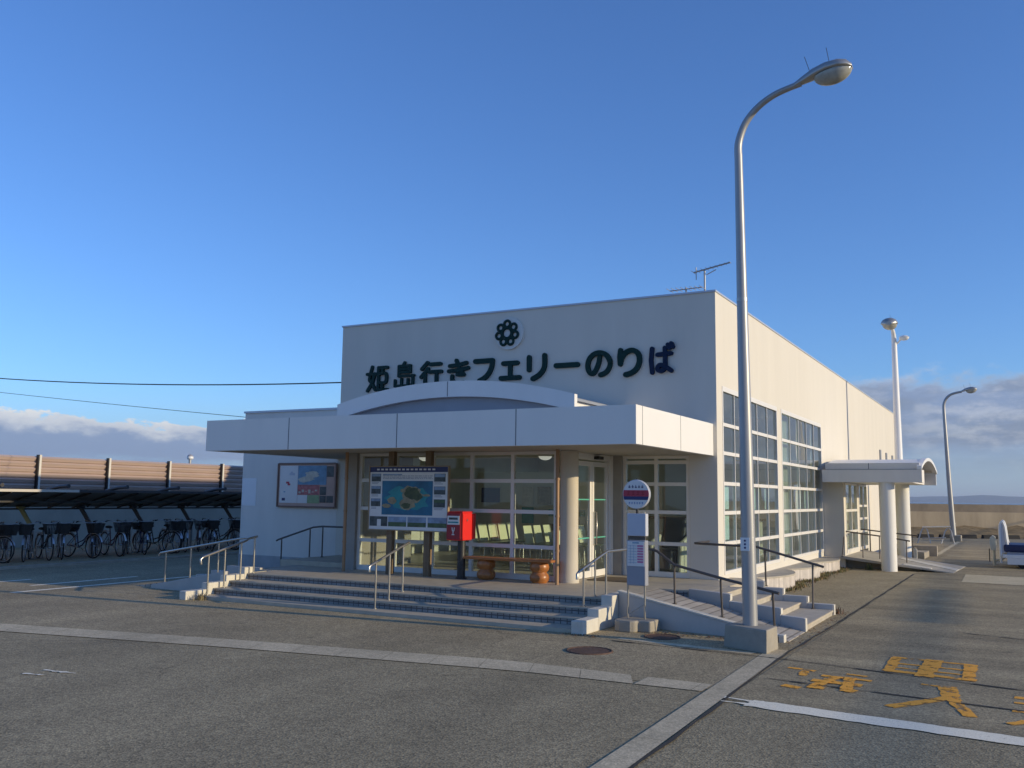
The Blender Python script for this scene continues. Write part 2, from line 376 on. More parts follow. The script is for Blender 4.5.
M_photo2 = mat('small_photo_green', (0.07, 0.12, 0.05), 0.4, var=0.6, vscale=8)
M_photo3 = mat('small_photo_sky', (0.24, 0.33, 0.46), 0.4, var=0.4, vscale=7)
M_mapblue = mat('map_blue', (0.16, 0.31, 0.45), 0.5, var=0.35, vscale=5)
M_mapland = mat('map_land', (0.60, 0.56, 0.46), 0.5, var=0.25, vscale=12)
M_mapgreen = mat('map_green', (0.30, 0.40, 0.20), 0.5, var=0.2, vscale=12)
M_mapred = mat('map_red', (0.50, 0.15, 0.15), 0.5, var=0.45, vscale=14)
M_boardframe = mat('brown_board_frame', (0.19, 0.11, 0.085), 0.4, var=0.06)
M_boardpink = mat('pinkish_margin', (0.55, 0.36, 0.29), 0.5, var=0.1)
M_boardwhite = mat('board_white', (0.74, 0.72, 0.70), 0.4, var=0.05)
M_mat = mat('coir_mat', (0.13, 0.095, 0.06), 0.95, var=0.25, vscale=30)
M_bikeframe = [mat('bike_black', (0.015, 0.015, 0.017), 0.3, var=0.05), mat('bike_silver', (0.40, 0.40, 0.41), 0.3, metal=0.7, var=0.05),
               mat('bike_navy', (0.012, 0.02, 0.07), 0.3, var=0.05), mat('bike_maroon', (0.10, 0.012, 0.016), 0.3, var=0.05),
               mat('bike_white', (0.55, 0.55, 0.53), 0.35, var=0.05)]
M_rim = mat('bike_rim', (0.42, 0.42, 0.42), 0.3, metal=0.9, var=0.05)
M_basket = mat('bike_basket_wire', (0.02, 0.02, 0.02), 0.5, var=0.1)

# ------------------------------------------------------------------ mesh builder
WLOC = {}

class MB:
    def __init__(s): s.v = []; s.f = []; s.mi = []; s.sm = []; s.m = 0; s.smooth = False
    def add(s, vs, fs, smooth=None):
        o = len(s.v); s.v += [tuple(p) for p in vs]
        for f in fs:
            s.f.append(tuple(i + o for i in f)); s.mi.append(s.m); s.sm.append(s.smooth if smooth is None else smooth)
        return s
    def hexa(s, p):   # 8 points: bottom ring 0-3, top ring 4-7
        return s.add(p, [(0, 3, 2, 1), (4, 5, 6, 7), (0, 1, 5, 4), (1, 2, 6, 5), (2, 3, 7, 6), (3, 0, 4, 7)], False)
    def box(s, x0, x1, y0, y1, z0, z1):
        return s.hexa([(x0, y0, z0), (x1, y0, z0), (x1, y1, z0), (x0, y1, z0), (x0, y0, z1), (x1, y0, z1), (x1, y1, z1), (x0, y1, z1)])
    def tube(s, pts, r, seg=8, caps=True, closed=False):
        pts = [Vector(p) for p in pts]; n = len(pts)
        rs = r if isinstance(r, (list, tuple)) else [r] * n
        rings = []; prev = None
        for i, p in enumerate(pts):
            if closed: t = (pts[(i + 1) % n] - pts[i - 1]).normalized()
            else: t = (pts[min(i + 1, n - 1)] - pts[max(i - 1, 0)]).normalized()
            if prev is None:
                a = t.cross(Vector((0, 0, 1)))
                if a.length < 1e-3: a = t.cross(Vector((1, 0, 0)))
                a.normalize()
            else:
                a = prev - t * prev.dot(t)
                if a.length < 1e-4: a = t.cross(Vector((0, 0, 1)))
                a.normalize()
            b = t.cross(a); prev = a
            rings.append([p + (a * math.cos(2 * math.pi * k / seg) + b * math.sin(2 * math.pi * k / seg)) * rs[i] for k in range(seg)])
        vs = [q for rg in rings for q in rg]; fs = []
        for i in range(n if closed else n - 1):
            j = (i + 1) % n
            for k in range(seg):
                fs.append((i * seg + k, i * seg + (k + 1) % seg, j * seg + (k + 1) % seg, j * seg + k))
        s.add(vs, fs, True)
        if caps and not closed:
            s.add(rings[0], [tuple(range(seg))[::-1]], False); s.add(rings[-1], [tuple(range(seg))], False)
        return s
    def bar(s, p0, p1, w, h=None):  # square bar between two points
        h = h or w
        p0 = Vector(p0); p1 = Vector(p1); t = (p1 - p0).normalized()
        a = t.cross(Vector((0, 0, 1)))
        if a.length < 1e-3: a = Vector((1, 0, 0))
        a.normalize(); b = a.cross(t).normalized()
        q = [(-1, -1), (1, -1), (1, 1), (-1, 1)]
        vs = [p0 + a * x * w / 2 + b * y * h / 2 for x, y in q] + [p1 + a * x * w / 2 + b * y * h / 2 for x, y in q]
        return s.hexa(vs)
    def lathe(s, prof, c=(0, 0, 0), seg=24):   # prof: list of (r, z)
        c = Vector(c); vs = []; fs = []
        for r, z in prof:
            for k in range(seg):
                a = 2 * math.pi * k / seg; vs.append(c + Vector((r * math.cos(a), r * math.sin(a), z)))
        for i in range(len(prof) - 1):
            for k in range(seg):
                fs.append((i * seg + k, i * seg + (k + 1) % seg, (i + 1) * seg + (k + 1) % seg, (i + 1) * seg + k))
        s.add(vs, fs, True)
        s.add(vs[:seg], [tuple(range(seg))[::-1]], False); s.add(vs[-seg:], [tuple(range(seg))], False)
        return s
    def prism(s, poly, f0, f1):  # f0/f1 map a 2-d point to the two faces
        n = len(poly); vs = [f0(p) for p in poly] + [f1(p) for p in poly]
        fs = [tuple(range(n))[::-1], tuple(range(n, 2 * n))] + [(i, (i + 1) % n, n + (i + 1) % n, n + i) for i in range(n)]
        return s.add(vs, fs, False)
    def ell(s, c, rx, ry, rz, mat3=None, z0=-1.0, z1=1.0, nu=20, nv=10):
        c = Vector(c); prof = []
        a0 = math.asin(z0); a1 = math.asin(z1); vs = []; fs = []
        for i in range(nv + 1):
            a = a0 + (a1 - a0) * i / nv
            for k in range(nu):
                t = 2 * math.pi * k / nu
                p = Vector((rx * math.cos(a) * math.cos(t), ry * math.cos(a) * math.sin(t), rz * math.sin(a)))
                if mat3: p = mat3 @ p
                vs.append(c + p)
        for i in range(nv):
            for k in range(nu):
                fs.append((i * nu + k, i * nu + (k + 1) % nu, (i + 1) * nu + (k + 1) % nu, (i + 1) * nu + k))
        s.add(vs, fs, True)
        s.add(vs[:nu], [tuple(range(nu))[::-1]], False); s.add(vs[-nu:], [tuple(range(nu))], False)
        return s
    def build(s, name, mats, parent=None, bevel=0.0, origin=None):
        org = Vector(origin) if origin is not None else (WLOC[parent.name] if parent else Vector((0, 0, 0)))
        me = bpy.data.meshes.new(name)
        me.from_pydata([Vector(p) - org for p in s.v], [], s.f)
        bm = bmesh.new(); bm.from_mesh(me)
        bmesh.ops.recalc_face_normals(bm, faces=bm.faces); bm.to_mesh(me); bm.free()
        for mm in (mats if isinstance(mats, (list, tuple)) else [mats]): me.materials.append(mm)
        for i, p in enumerate(me.polygons): p.material_index = s.mi[i]; p.use_smooth = s.sm[i]
        o = bpy.data.objects.new(name, me); COL.objects.link(o)
        if parent: o.parent = parent
        else: o.location = org
        WLOC[o.name] = org
        if bevel:
            b = o.modifiers.new('bevel', 'BEVEL'); b.width = bevel; b.segments = 2; b.limit_method = 'ANGLE'; b.angle_limit = R(40)
        return o

def tag(o, label, cat, group=None):
    o['label'] = label; o['category'] = cat
    if group: o['group'] = group
    return o

def struct(o):
    o['kind'] = 'structure'; return o

def thing(name, loc, label, cat, group=None):
    o = bpy.data.objects.new(name, None); COL.objects.link(o); o.location = loc; o.empty_display_size = 0.2
    WLOC[o.name] = Vector(loc); tag(o, label, cat, group); return o

def copy_tree(o, parent=None):
    c = o.copy(); COL.objects.link(c)
    if parent: c.parent = parent
    for ch in o.children: copy_tree(ch, c)
    return c

# ------------------------------------------------------------------ ground, water, hills
M_asph = asphalt('near_asphalt', (0.272, 0.222, 0.132), (0.315, 0.258, 0.155), 0.18, 0.75)
M_apron = asphalt('apron_asphalt', (0.29, 0.234, 0.138), (0.34, 0.274, 0.165), 0.18, 0.8)
M_road = asphalt('quay_asphalt', (0.275, 0.222, 0.130), (0.335, 0.270, 0.160), 0.24, 0.7, True)
M_drain = asphalt('drain_concrete', (0.47, 0.395, 0.26), (0.55, 0.46, 0.305), 0.18, 0.35)
M_crack_shadow = mat('dark_crack_and_shadow', (0.05, 0.044, 0.034), 0.9, var=0.2)  # for the real road joint and for the painted wire shadows
M_slab = asphalt('slab_concrete', (0.52, 0.44, 0.28), (0.58, 0.49, 0.32), 0.10, 0.2)

g = MB(); g.add([(-260, -120, 0), (260, -120, 0), (260, 200, 0), (-260, 66, 0)], [(0, 1, 2, 3)]); struct(g.build('ground', M_asph))
g = MB(); g.add([(-30, 6.3, .004), (-26, 6.3, .004), (-12.6, 8.05, .004), (-5.1, 9.4, .004), (-2.66, 9.35, .004), (-2.65, 66, .004), (-29.3, 66, .004), (-29.3, 6.3, .004)],
                [(0, 1, 2, 3, 4, 5, 6, 7)]); struct(g.build('apron_pavement', M_apron))
g = MB(); g.add([(-2.60, 8.98, .004), (60, 6.0, .004), (60, 66, .004), (-2.62, 66, .004)], [(0, 1, 2, 3)]); struct(g.build('quay_road', M_road))
# concrete drain strip along the front, with a joint every so often
def drain_strip():
    top = [(-30, 5.1), (-20, 6.95), (-12.84, 8.28), (-9, 9.05), (-5.29, 9.67), (-2.80, 9.58)]
    bot = [(-30, 4.75), (-20, 6.55), (-12.08, 7.86), (-8.7, 8.55), (-4.98, 9.14), (-2.80, 9.20)]
    g = MB()
    def at(pl, x):
        for (xa, ya), (xb, yb) in zip(pl, pl[1:]):
            if xa <= x <= xb: return ya + (yb - ya) * (x - xa) / (xb - xa)
        return pl[-1][1]
    x = -30.0
    while x < -2.9:
        x2 = min(x + 0.6, -2.885); a = x + 0.003; b = x2 - 0.003
        if a > -29.9:
            sk = 0.0 if x2 > -3.2 else 0.2
            pa0 = max(a - 0, -30); q = [(a, at(bot, a), .008), (b, at(bot, b), .008), (b - sk, at(top, b - sk), .008), (a - sk, at(top, a - sk), .008)]
            g.add(q, [(0, 1, 2, 3)])
        x = x2
    return g
o = drain_strip().build('drain_strip', M_drain); struct(o)
def gx(y): return -2.93 + .0283 * (11.9 - y)      # left edge of the gutter, slightly skewed
g = MB()
y = -12.0
while y < 12.2:
    y2 = min(y + 1.2, 12.25); g.add([(gx(y), y + .003, .008), (gx(y) + .235, y + .003, .008), (gx(y2) + .235, y2 - .003, .008), (gx(y2), y2 - .003, .008)], [(0, 1, 2, 3)]); y = y2
struct(g.build('gutter_strip', M_drain))
# ragged dark joint between gutter and road
g = MB(); y = -12.0; xs = []
while y < 27: xs.append(((gx(y) + .265 if y < 12.2 else -2.67 + .04 * min(1, (y - 12.2) / 3)) + random.uniform(-.012, .012), y, random.uniform(.008, .024))); y += .35
for (xa, ya, wa), (xb, yb, wb) in zip(xs, xs[1:]):
    g.add([(xa - wa, ya, .009), (xa + wa, ya, .009), (xb + wb, yb, .009), (xb - wb, yb, .009)], [(0, 1, 2, 3)])
struct(g.build('road_joint', M_crack_shadow))
# dark strips painted as overhead wire shadows across the road
g = MB()
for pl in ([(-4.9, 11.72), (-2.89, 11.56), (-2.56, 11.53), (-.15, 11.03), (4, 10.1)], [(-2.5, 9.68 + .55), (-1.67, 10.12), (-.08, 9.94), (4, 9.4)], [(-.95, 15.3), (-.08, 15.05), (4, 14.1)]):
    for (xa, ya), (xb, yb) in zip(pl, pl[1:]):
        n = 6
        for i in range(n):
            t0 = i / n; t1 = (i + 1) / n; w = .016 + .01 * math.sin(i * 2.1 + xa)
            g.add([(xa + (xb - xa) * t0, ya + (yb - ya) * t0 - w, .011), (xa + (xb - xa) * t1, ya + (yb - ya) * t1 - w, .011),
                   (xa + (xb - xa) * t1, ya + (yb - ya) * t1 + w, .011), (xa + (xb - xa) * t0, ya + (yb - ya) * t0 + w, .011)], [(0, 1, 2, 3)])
struct(g.build('painted_wire_shadow', M_crack_shadow))
g = MB(); g.add([(-1.40, 24.9, .009), (9, 24.4, .009), (9, 27.0, .009), (-1.44, 27.6, .009)], [(0, 1, 2, 3)]); struct(g.build('concrete_patch', M_slab))
# sea sheet to the horizon and far coast
M_sea = mat('sea_water', (0.03, 0.065, 0.10), 0.25, var=0.3, vscale=0.02, bump=0.3, bscale=0.4)
g = MB(); g.add([(-40000, 50, -1.6), (40000, 50, -1.6), (40000, 40000, -1.6), (-40000, 40000, -1.6)], [(0, 1, 2, 3)]); struct(g.build('sea', M_sea))
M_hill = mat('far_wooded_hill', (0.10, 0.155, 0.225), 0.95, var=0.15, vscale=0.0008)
def ridge(y, x0, x1, h, seed):
    rnd = random.Random(seed); g = MB(); n = 90; d = 1400; P = []
    ph = [rnd.uniform(0, 6.28) for _ in range(5)]
    for i in range(n + 1):
        t = i / n; e = math.sin(math.pi * t) ** 0.6
        z = h * e * (0.55 + 0.22 * math.sin(4 * t * 3.1 + ph[0]) + 0.13 * math.sin(9 * t * 3.1 + ph[1]) + 0.07 * math.sin(23 * t * 3.1 + ph[2]) + .04 * math.sin(51 * t * 3.1 + ph[3]))
        P.append((x0 + (x1 - x0) * t, max(z, 2)))
    vs = []; 
    for x, z in P: vs += [(x, y - d, -2), (x, y, z), (x, y + d, -2)]
    fs = []
    for i in range(n):
        a = 3 * i; b = a + 3; fs += [(a, b, b + 1, a + 1), (a + 1, b + 1, b + 2, a + 2)]
    g.add(vs, fs, True); return g
struct(ridge(11000, -5200, 6200, 105, 3).build('far_hills', M_hill))

# painted lines
M_pw = paint('white_line_paint', (0.96, 0.87, 0.66), (0.26, 0.22, 0.16), 0.31, 9.0)
M_pw2 = paint('worn_bay_paint', (0.92, 0.84, 0.66), (0.28, 0.24, 0.18), 0.34, 5.0)
M_po = paint('orange_letter_paint', (0.95, 0.43, 0.05), (0.27, 0.23, 0.165), 0.435, 6.0, (1, 1, 1))
def ragged(g, p0, p1, w0, w1, z, n=24, amp=.012):
    a = Vector(p0); b = Vector(p1); d = (b - a); nx = Vector((-d.y, d.x)).normalized(); L = []; Rr = []
    for i in range(n + 1):
        t = i / n; c = a + d * t; w = w0 + (w1 - w0) * t
        L.append(c + nx * (w / 2 + random.uniform(-amp, amp))); Rr.append(c - nx * (w / 2 + random.uniform(-amp, amp)))
    for i in range(n):
        g.add([(*Rr[i], z), (*Rr[i + 1], z), (*L[i + 1], z), (*L[i], z)], [(0, 1, 2, 3)])
g = MB(); ragged(g, (-2.35, 8.93), (7, 8.0), .30, .34, .008, 90, .016); ragged(g, (-2.62, 9.05), (-1.9, 8.97), .05, .10, .0086, 10, .03); ragged(g, (-2.60, 8.88), (-2.1, 8.84), .06, .10, .0092, 8, .03); struct(g.build('stop_line', M_pw))
g = MB()
ragged(g, (-18.63, 9.5), (-18.63, 12.6), .13, .13, .008); ragged(g, (-17.42, 11.8), (-17.5, 14.4), .14, .12, .008); ragged(g, (-16.5, 10.8), (-16.6, 15.9), .15, .13, .008)
ragged(g, (-9.2, 6.45), (-8.75, 6.5), .05, .04, .008, 8, .02); ragged(g, (-9.2, 6.22), (-8.95, 6.26), .05, .03, .008, 8, .02)
struct(g.build('parking_line', M_pw2))
g = MB(); ragged(g, (-2.83, 37.2), (-2.86, 52.3), .17, .17, .008); ragged(g, (-2.5, 36.9), (1.5, 36.2), .2, .2, .008); struct(g.build('quay_line', M_slab))
# worn orange lettering on the road
def strokes(g, segs, w, z):
    for i, (p0, p1, ww) in enumerate(segs): ragged(g, p0, p1, ww * .95, ww * .9, z + i * .0006, 10, .012)
g = MB()
strokes(g, [((-1.50, 12.46), (-.56, 12.36), .10), ((-1.47, 12.02), (-.60, 11.94), .09), ((-1.46, 11.72), (-.62, 11.62), .07), ((-1.46, 11.46), (-.53, 11.33), .15),
            ((-1.45, 12.42), (-1.43, 11.42), .13), ((-1.03, 12.5), (-1.05, 11.25), .21), ((-.63, 12.3), (-.61, 11.28), .15)], .1, .008)
strokes(g, [((-1.03, 10.81), (-.80, 10.77), .07), ((-.78, 10.82), (-.69, 10.1), .19), ((-.70, 10.25), (-1.19, 9.47), .14), ((-.70, 10.15), (-.50, 9.42), .13)], .1, .008)
strokes(g, [((-2.44, 11.02), (-2.13, 10.95), .09), ((-2.23, 10.9), (-2.20, 10.6), .09), ((-2.27, 9.95), (-2.08, 9.9), .14), ((-2.02, 10.72), (-1.50, 10.68), .10),
            ((-1.80, 10.95), (-1.58, 10.92), .08), ((-2.06, 10.40), (-1.55, 10.36), .16), ((-2.03, 10.03), (-1.86, 10.02), .17), ((-1.70, 10.04), (-1.56, 10.0), .17), ((-1.86, 10.72), (-1.97, 10.05), .12), ((-1.72, 10.75), (-1.66, 10.05), .13)], .1, .008)
strokes(g, [((-.17, 10.60), (.75, 10.5), .12), ((-.17, 10.33), (.75, 10.24), .10), ((-.18, 9.92), (.8, 9.80), .13), ((.28, 10.7), (.28, 9.3), .13), ((-.12, 9.50), (.0, 9.46), .1), ((-.2, 9.3), (.2, 9.8), .1), ((.75, 9.3), (.4, 9.8), .1)], .1, .008)
struct(g.build('road_lettering', M_po))
# ------------------------------------------------------------------ terminal building
TB = thing('ferry_terminal', (-9.7, 17.42, 0), 'low white ferry terminal with dark green lettering, arched canopy and gridded glass', 'building')
XL, XR, Y0, YB, ZT = -14.36, -5.11, 17.42, 46.5, 5.94
w = MB()
w.box(XL, XR, Y0, Y0 + .2, 2.73, ZT)                     # front above the canopy line
w.box(XL, -12.33, Y0, Y0 + .2, 0, 2.73)                  # front low left
w.box(-5.67, XR, Y0, Y0 + .2, 0, 2.73)                   # front low right panel
sx0, sx1 = XR - .2, XR
ya = Y0 + .2
w.box(sx0, sx1, ya, 17.80, 0, ZT); w.box(sx0, sx1, 22.42, 22.87, 0, ZT)
w.box(sx0, sx1, 17.80, 22.42, 0, .45); w.box(sx0, sx1, 17.80, 22.42, 4.12, ZT)
w.box(sx0, sx1, 22.87, 27.95, 0, .45); w.box(sx0, sx1, 22.87, 27.95, 4.12, ZT)
w.box(sx0, sx1, 27.95, YB, 0, ZT)
w.box(XL, sx0, YB - .2, YB, 0, ZT); w.box(XL, XL + .2, ya, YB - .2, 0, ZT)
w.box(XL + .2, sx0, ya, YB - .2, 5.6, 5.75)
w.build('wall', M_wall, TB)
w = MB(); w.box(XL - .02, XR + .02, Y0 - .025, Y0 + .22, ZT, ZT + .035); w.box(XR - .22, XR + .02, Y0 + .22, YB + .02, ZT, ZT + .035)
w.box(XL - .02, XL + .22, Y0 + .22, YB + .02, ZT, ZT + .035); w.box(XL + .22, XR - .22, YB - .22, YB + .02, ZT, ZT + .035); w.build('coping', M_coping, TB)
w = MB(); w.box(-13, -8, 30.0, 38, 5.76, 7.5); w.build('added_shade_box', M_wall, TB)  # unseen roof box added to shade the far end of the barrier fence
w = MB(); w.box(XR - .002, XR + .003, 32.77, 32.79, .4, ZT - .01)
w.build('wall_joint', M_joint, TB)
for yy, zz, hh in ((40.66, 3.8, .42), (42.57, 3.8, .34), (44.66, 3.82, .26)):
    w = MB(); w.box(XR - .002, XR + .05, yy - .14, yy + .14, zz - hh / 2, zz + hh / 2); w.build('wall_vent', M_tymp, TB)
# low wing to the left
w = MB(); w.box(-17.46, XL - .003, Y0, YB, 0, 3.93); wing = w.build('low_wing', M_wing, TB)
w = MB(); w.box(-17.49, XL - .003, Y0 - .03, YB, 3.93, 3.98); w.build('wing_coping', M_coping, TB)
w = MB(); w.box(-17.465, -12.34, Y0 - .008, Y0 - .0005, 0, .36); w.build('base_band', M_plinthband, TB)
w = MB(); w.box(-17.45, -16.97, Y0 - .006, Y0 - .0005, 1.58, 2.27); w.build('wall_patch', M_patch, TB)
# canopy
cx0, cx1, cy0, cz0, cz1 = -14.42, -5.18, 13.34, 2.73, 3.34
w = MB()
w.box(cx0, cx1, cy0, cy0 + .12, cz0, cz1); w.box(cx1 - .12, cx1, cy0 + .12, Y0 - .003, cz0, cz1); w.box(cx0, cx0 + .12, cy0 + .12, Y0 - .003, cz0, cz1)
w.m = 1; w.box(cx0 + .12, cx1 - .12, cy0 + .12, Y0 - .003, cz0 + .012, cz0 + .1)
w.m = 2; w.box(cx0 + .12, cx1 - .12, cy0 + .12, Y0 - .003, cz0 + .42, cz0 + .47)
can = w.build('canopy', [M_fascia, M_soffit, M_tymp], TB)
for xx in (-12.23, -9.70, -7.29): w = MB(); w.box(xx - .007, xx + .007, cy0 - .003, cy0 + .004, cz0 + .002, cz1 - .002); w.build('canopy_joint', M_joint, can)
for yy in (13.62, 15.47): w = MB(); w.box(cx1 - .004, cx1 + .003, yy - .005, yy + .005, cz0 + .002, cz1 - .002); w.build('canopy_joint', M_joint, can)
# arch standing on the canopy
def arcz(x, half, z_end, z_top):
    sag = z_top - z_end; Rr = (half * half + sag * sag) / (2 * sag); return z_top - Rr + math.sqrt(max(Rr * Rr - x * x, 0))
AC = -9.75
w = MB(); n = 40; poly = []
for i in range(n + 1):
    x = -2.73 + 5.46 * i / n; poly.append((AC + x, arcz(x, 2.73, 3.757, 4.12)))
inner = []
for i in range(n + 1):
    x = -2.57 + 5.14 * i / n; inner.append((AC + x, max(3.20, arcz(x, 2.295, 3.555, 3.81))))
ring_o = poly; ring_i = inner
vs = []; fs = []
full_o = [(AC - 2.73, 3.2)] + ring_o + [(AC + 2.73, 3.2)]
full_i = [(AC - 2.57, 3.2)] + ring_i + [(AC + 2.57, 3.2)]
k = len(full_o)
for yv in (15.04, 15.16):
    vs += [(x, yv, z) for x, z in full_o] + [(x, yv, z) for x, z in full_i]
for i in range(k - 1):
    a, b = i, i + 1
    fs += [(a, b, k + b, k + a), (2 * k + a, 3 * k + a, 3 * k + b, 2 * k + b), (a, 2 * k + a, 2 * k + b, b), (k + a, k + b, 3 * k + b, 3 * k + a)]
fs += [(0, k, 3 * k, 2 * k), (k - 1, 3 * k - 1, 4 * k - 1, 2 * k - 1)]
w.add(vs, fs, False); arch = w.build('arch', M_fascia, can)
w = MB(); w.prism([(AC - 2.57, 3.2)] + inner + [(AC + 2.57, 3.2)], lambda p: (p[0], 15.165, p[1] + .02), lambda p: (p[0], 15.2, p[1] + .02)); w.build('tympanum', M_tymp, can)
w = MB(); w.box(AC - .006, AC + .006, 15.036, 15.042, 3.82, 4.112); w.build('arch_joint', M_joint, can)
vp = [(AC - 2.62, 3.2)] + [(AC - 2.62 + 5.24 * i / 30, arcz(-2.62 + 5.24 * i / 30, 2.62, 3.655, 4.03)) for i in range(31)] + [(AC + 2.62, 3.2)]
w = MB(); w.prism(vp, lambda p: (p[0], 15.205, p[1]), lambda p: (p[0], Y0 - .004, p[1])); w.build('vault', M_fascia, can)
w = MB(); n = 30; vs = []; fs = []
for yv in (15.21, Y0 - .006):
    for i in range(n + 1):
        x = -2.70 + 5.40 * i / n; z = arcz(x, 2.70, 3.640, 4.05); vs += [(AC + x, yv, z + .005), (AC + x, yv, z + .055)]
h = 2 * (n + 1)
for i in range(n):
    a = 2 * i; fs += [(a + 1, a + 3, h + a + 3, h + a + 1), (a, h + a, h + a + 2, a + 2), (a, a + 2, a + 3, a + 1), (h + a, h + a + 1, h + a + 3, h + a + 2)]
fs += [(0, 1, h + 1, h), (2 * n, h + 2 * n, h + 2 * n + 1, 2 * n + 1)]
w.add(vs, fs, False); w.build('vault_roof', M_tymp, can)

# vestibule under the canopy
FZ = .38
w = MB(); w.box(-12.33, -12.02, 15.18, 15.50, FZ, cz0 + .01); w.box(-12.33, -12.18, 15.50, Y0 - .003, FZ, cz0 + .01); w.build('pilaster', M_postgrey, TB)
w = MB(); w.box(-7.24, -7.06, Y0 - .05, Y0 + .15, FZ, cz0 + .01); w.build('taupe_post', M_postgrey, TB)

def grid_window(name, plane, c, a0, a1, cols, bars, z0, z1, fw=.07, depth=.08, gl=M_glass, mull=None, parent=TB, sill=.10, head=.06):
    """plane 'Y': wall facing -Y at y=c, spans x a0..a1; plane 'X': wall facing +X at x=c, spans y a0..a1"""
    f = MB(); gg = MB(); mull = mull or fw
    def bx(m, p0, p1, q0, q1, d0, d1):
        if plane == 'Y': m.box(p0, p1, c + d0, c + d1, q0, q1)
        else: m.box(c - d1, c - d0, p0, p1, q0, q1)
    bx(f, a0, a1, z0, z0 + sill, 0, depth); bx(f, a0, a1, z1 - head, z1, 0, depth)
    bx(f, a0, a0 + fw, z0 + sill, z1 - head, 0, depth); bx(f, a1 - fw, a1, z0 + sill, z1 - head, 0, depth)
    mm = MB()
    for x in cols: bx(mm if mull < .04 else f, x - mull / 2, x + mull / 2, z0 + sill, z1 - head, .004 if mull > .04 else .02, depth - .004)
    edges = [a0 + fw] + [e for x in cols for e in (x - mull / 2, x + mull / 2)] + [a1 - fw]
    for z in bars:
        for i in range(0, len(edges), 2): bx(f, edges[i], edges[i + 1], z - .035, z + .035, .008, depth - .008)
    fo = f.build(name, M_frame, parent)
    if mull < .04: mm.build('mullion', M_frame, fo)
    bx(gg, a0 + .01, a1 - .01, z0 + .03, z1 - .03, depth * .5 - .003, depth * .5 + .003)
    gg.build('pane', gl, fo)
    return fo
HB = [.98, 1.62, 2.19]
grid_window('front_window', 'Y', 15.26, -12.02, -7.46, [-11.1, -10.2, -9.3, -8.4], HB, FZ, cz0 + .01)
grid_window('front_window', 'Y', Y0 + .03, -7.06, -5.67, [-6.36], [1.02, 1.63, 2.18, 2.66 - .05], FZ, cz0 + .01)
W1 = [17.80 + 4.62 * i / 5 for i in range(1, 5)]; W2 = [22.87 + 5.08 * i / 5 for i in range(1, 5)]
SB = [1.045, 1.635, 2.205, 2.80, 3.365]
grid_window('side_window', 'X', XR + .01, 17.80, 22.42, W1, SB, .45, 4.12, .05, .09, M_glass_side, .028, sill=.07, head=.10)
grid_window('side_window', 'X', XR + .01, 22.87, 27.95, W2, SB, .45, 4.12, .05, .09, M_glass_side, .028, sill=.07, head=.10)
# glazed door in the return wall facing the quay
DX = -7.30
w = MB()
w.box(DX - .1, DX, 15.45, 15.52, FZ, 2.74); w.box(DX - .1, DX, 17.30, 17.37, FZ, 2.74); w.box(DX - .1, DX, 15.52, 17.30, 2.62, 2.74)
w.box(DX - .1, -7.245, 17.3705, 17.419, FZ, 2.735)
dfr = w.build('door_frame', M_frame, TB)
for a, b in ((15.52, 16.50), (16.52, 17.29)):
    w = MB(); w.box(DX - .07, DX - .02, a, a + .09, FZ + .01, 2.59); w.box(DX - .07, DX - .02, b - .09, b, FZ + .01, 2.59)
    w.box(DX - .07, DX - .02, a + .09, b - .09, FZ + .01, FZ + .13); w.box(DX - .07, DX - .02, a + .09, b - .09, 2.5, 2.59)
    dl = w.build('door', M_frame, TB)
    w = MB(); w.box(DX - .048, DX - .042, a + .08, b - .08, FZ + .1, 2.52); w.build('pane', M_glass, dl)
    for z in (1.13, 1.86): w = MB(); w.box(DX - .040, DX - .036, a + .09, b - .09, z - .012, z + .012); w.build('safety_tape', M_tape, dl)
w = MB(); w.tube([(DX + .0, 16.58, 1.0), (DX + .05, 16.58, 1.0), (DX + .05, 16.58, 1.62), (DX, 16.58, 1.62)], .014, 8); w.build('handle', M_steel, dl)
w = MB(); w.box(DX + .0, DX + .1, 16.55, 16.8, 2.64, 2.70); w.build('door_sensor', M_black, TB)
# interior shell
w = MB(); w.m = 0
w.box(XL + .2, sx0, 17.62, 27.4, .2, FZ - .002)                                 # floor
w.m = 1; w.box(XL + .2, sx0, 17.62, 27.4, 4.30, 4.36); w.box(-12.18, -7.6, 15.35, 17.42, 2.745, 2.752)
w.m = 2; w.box(XL + .2, sx0, 27.4, 27.5, .2, 4.36); w.box(XL + .2, XL + .25, 17.62, 27.4, FZ, 4.30)
w.box(-14.15, -9.8, 23.5, 23.6, FZ, 2.6); w.build('interior_shell', [M_intfloor, M_intceil, M_intwall], TB)
# side entrance block
VX, VY = -4.53, 27.98
w = MB(); w.box(XR + .003, VX, VY, VY + .18, 0, 2.43); w.box(VX - .18, VX, VY + .18, 28.30, 0, 2.43); w.box(VX - .18, VX, 30.40, 30.75, 0, 2.43)
w.box(VX - .18, VX, 32.5, 36.5, 0, 2.43); w.box(VX - .18, VX, 28.30, 30.40, 0, .40); w.box(XR + .003, VX - .18, VY + .18, 36.5, 2.2, 2.43); w.build('side_entrance', M_wall, TB)
grid_window('entrance_window', 'X', VX + .01, 28.30, 30.40, [29.35], [1.0, 1.62], .40, 2.43, .06, .09, M_glass_side)
grid_window('entrance_door', 'X', VX + .01, 30.75, 32.5, [31.6], [.95, 1.35, 1.75], .38, 2.43, .08, .09, M_glass_side)
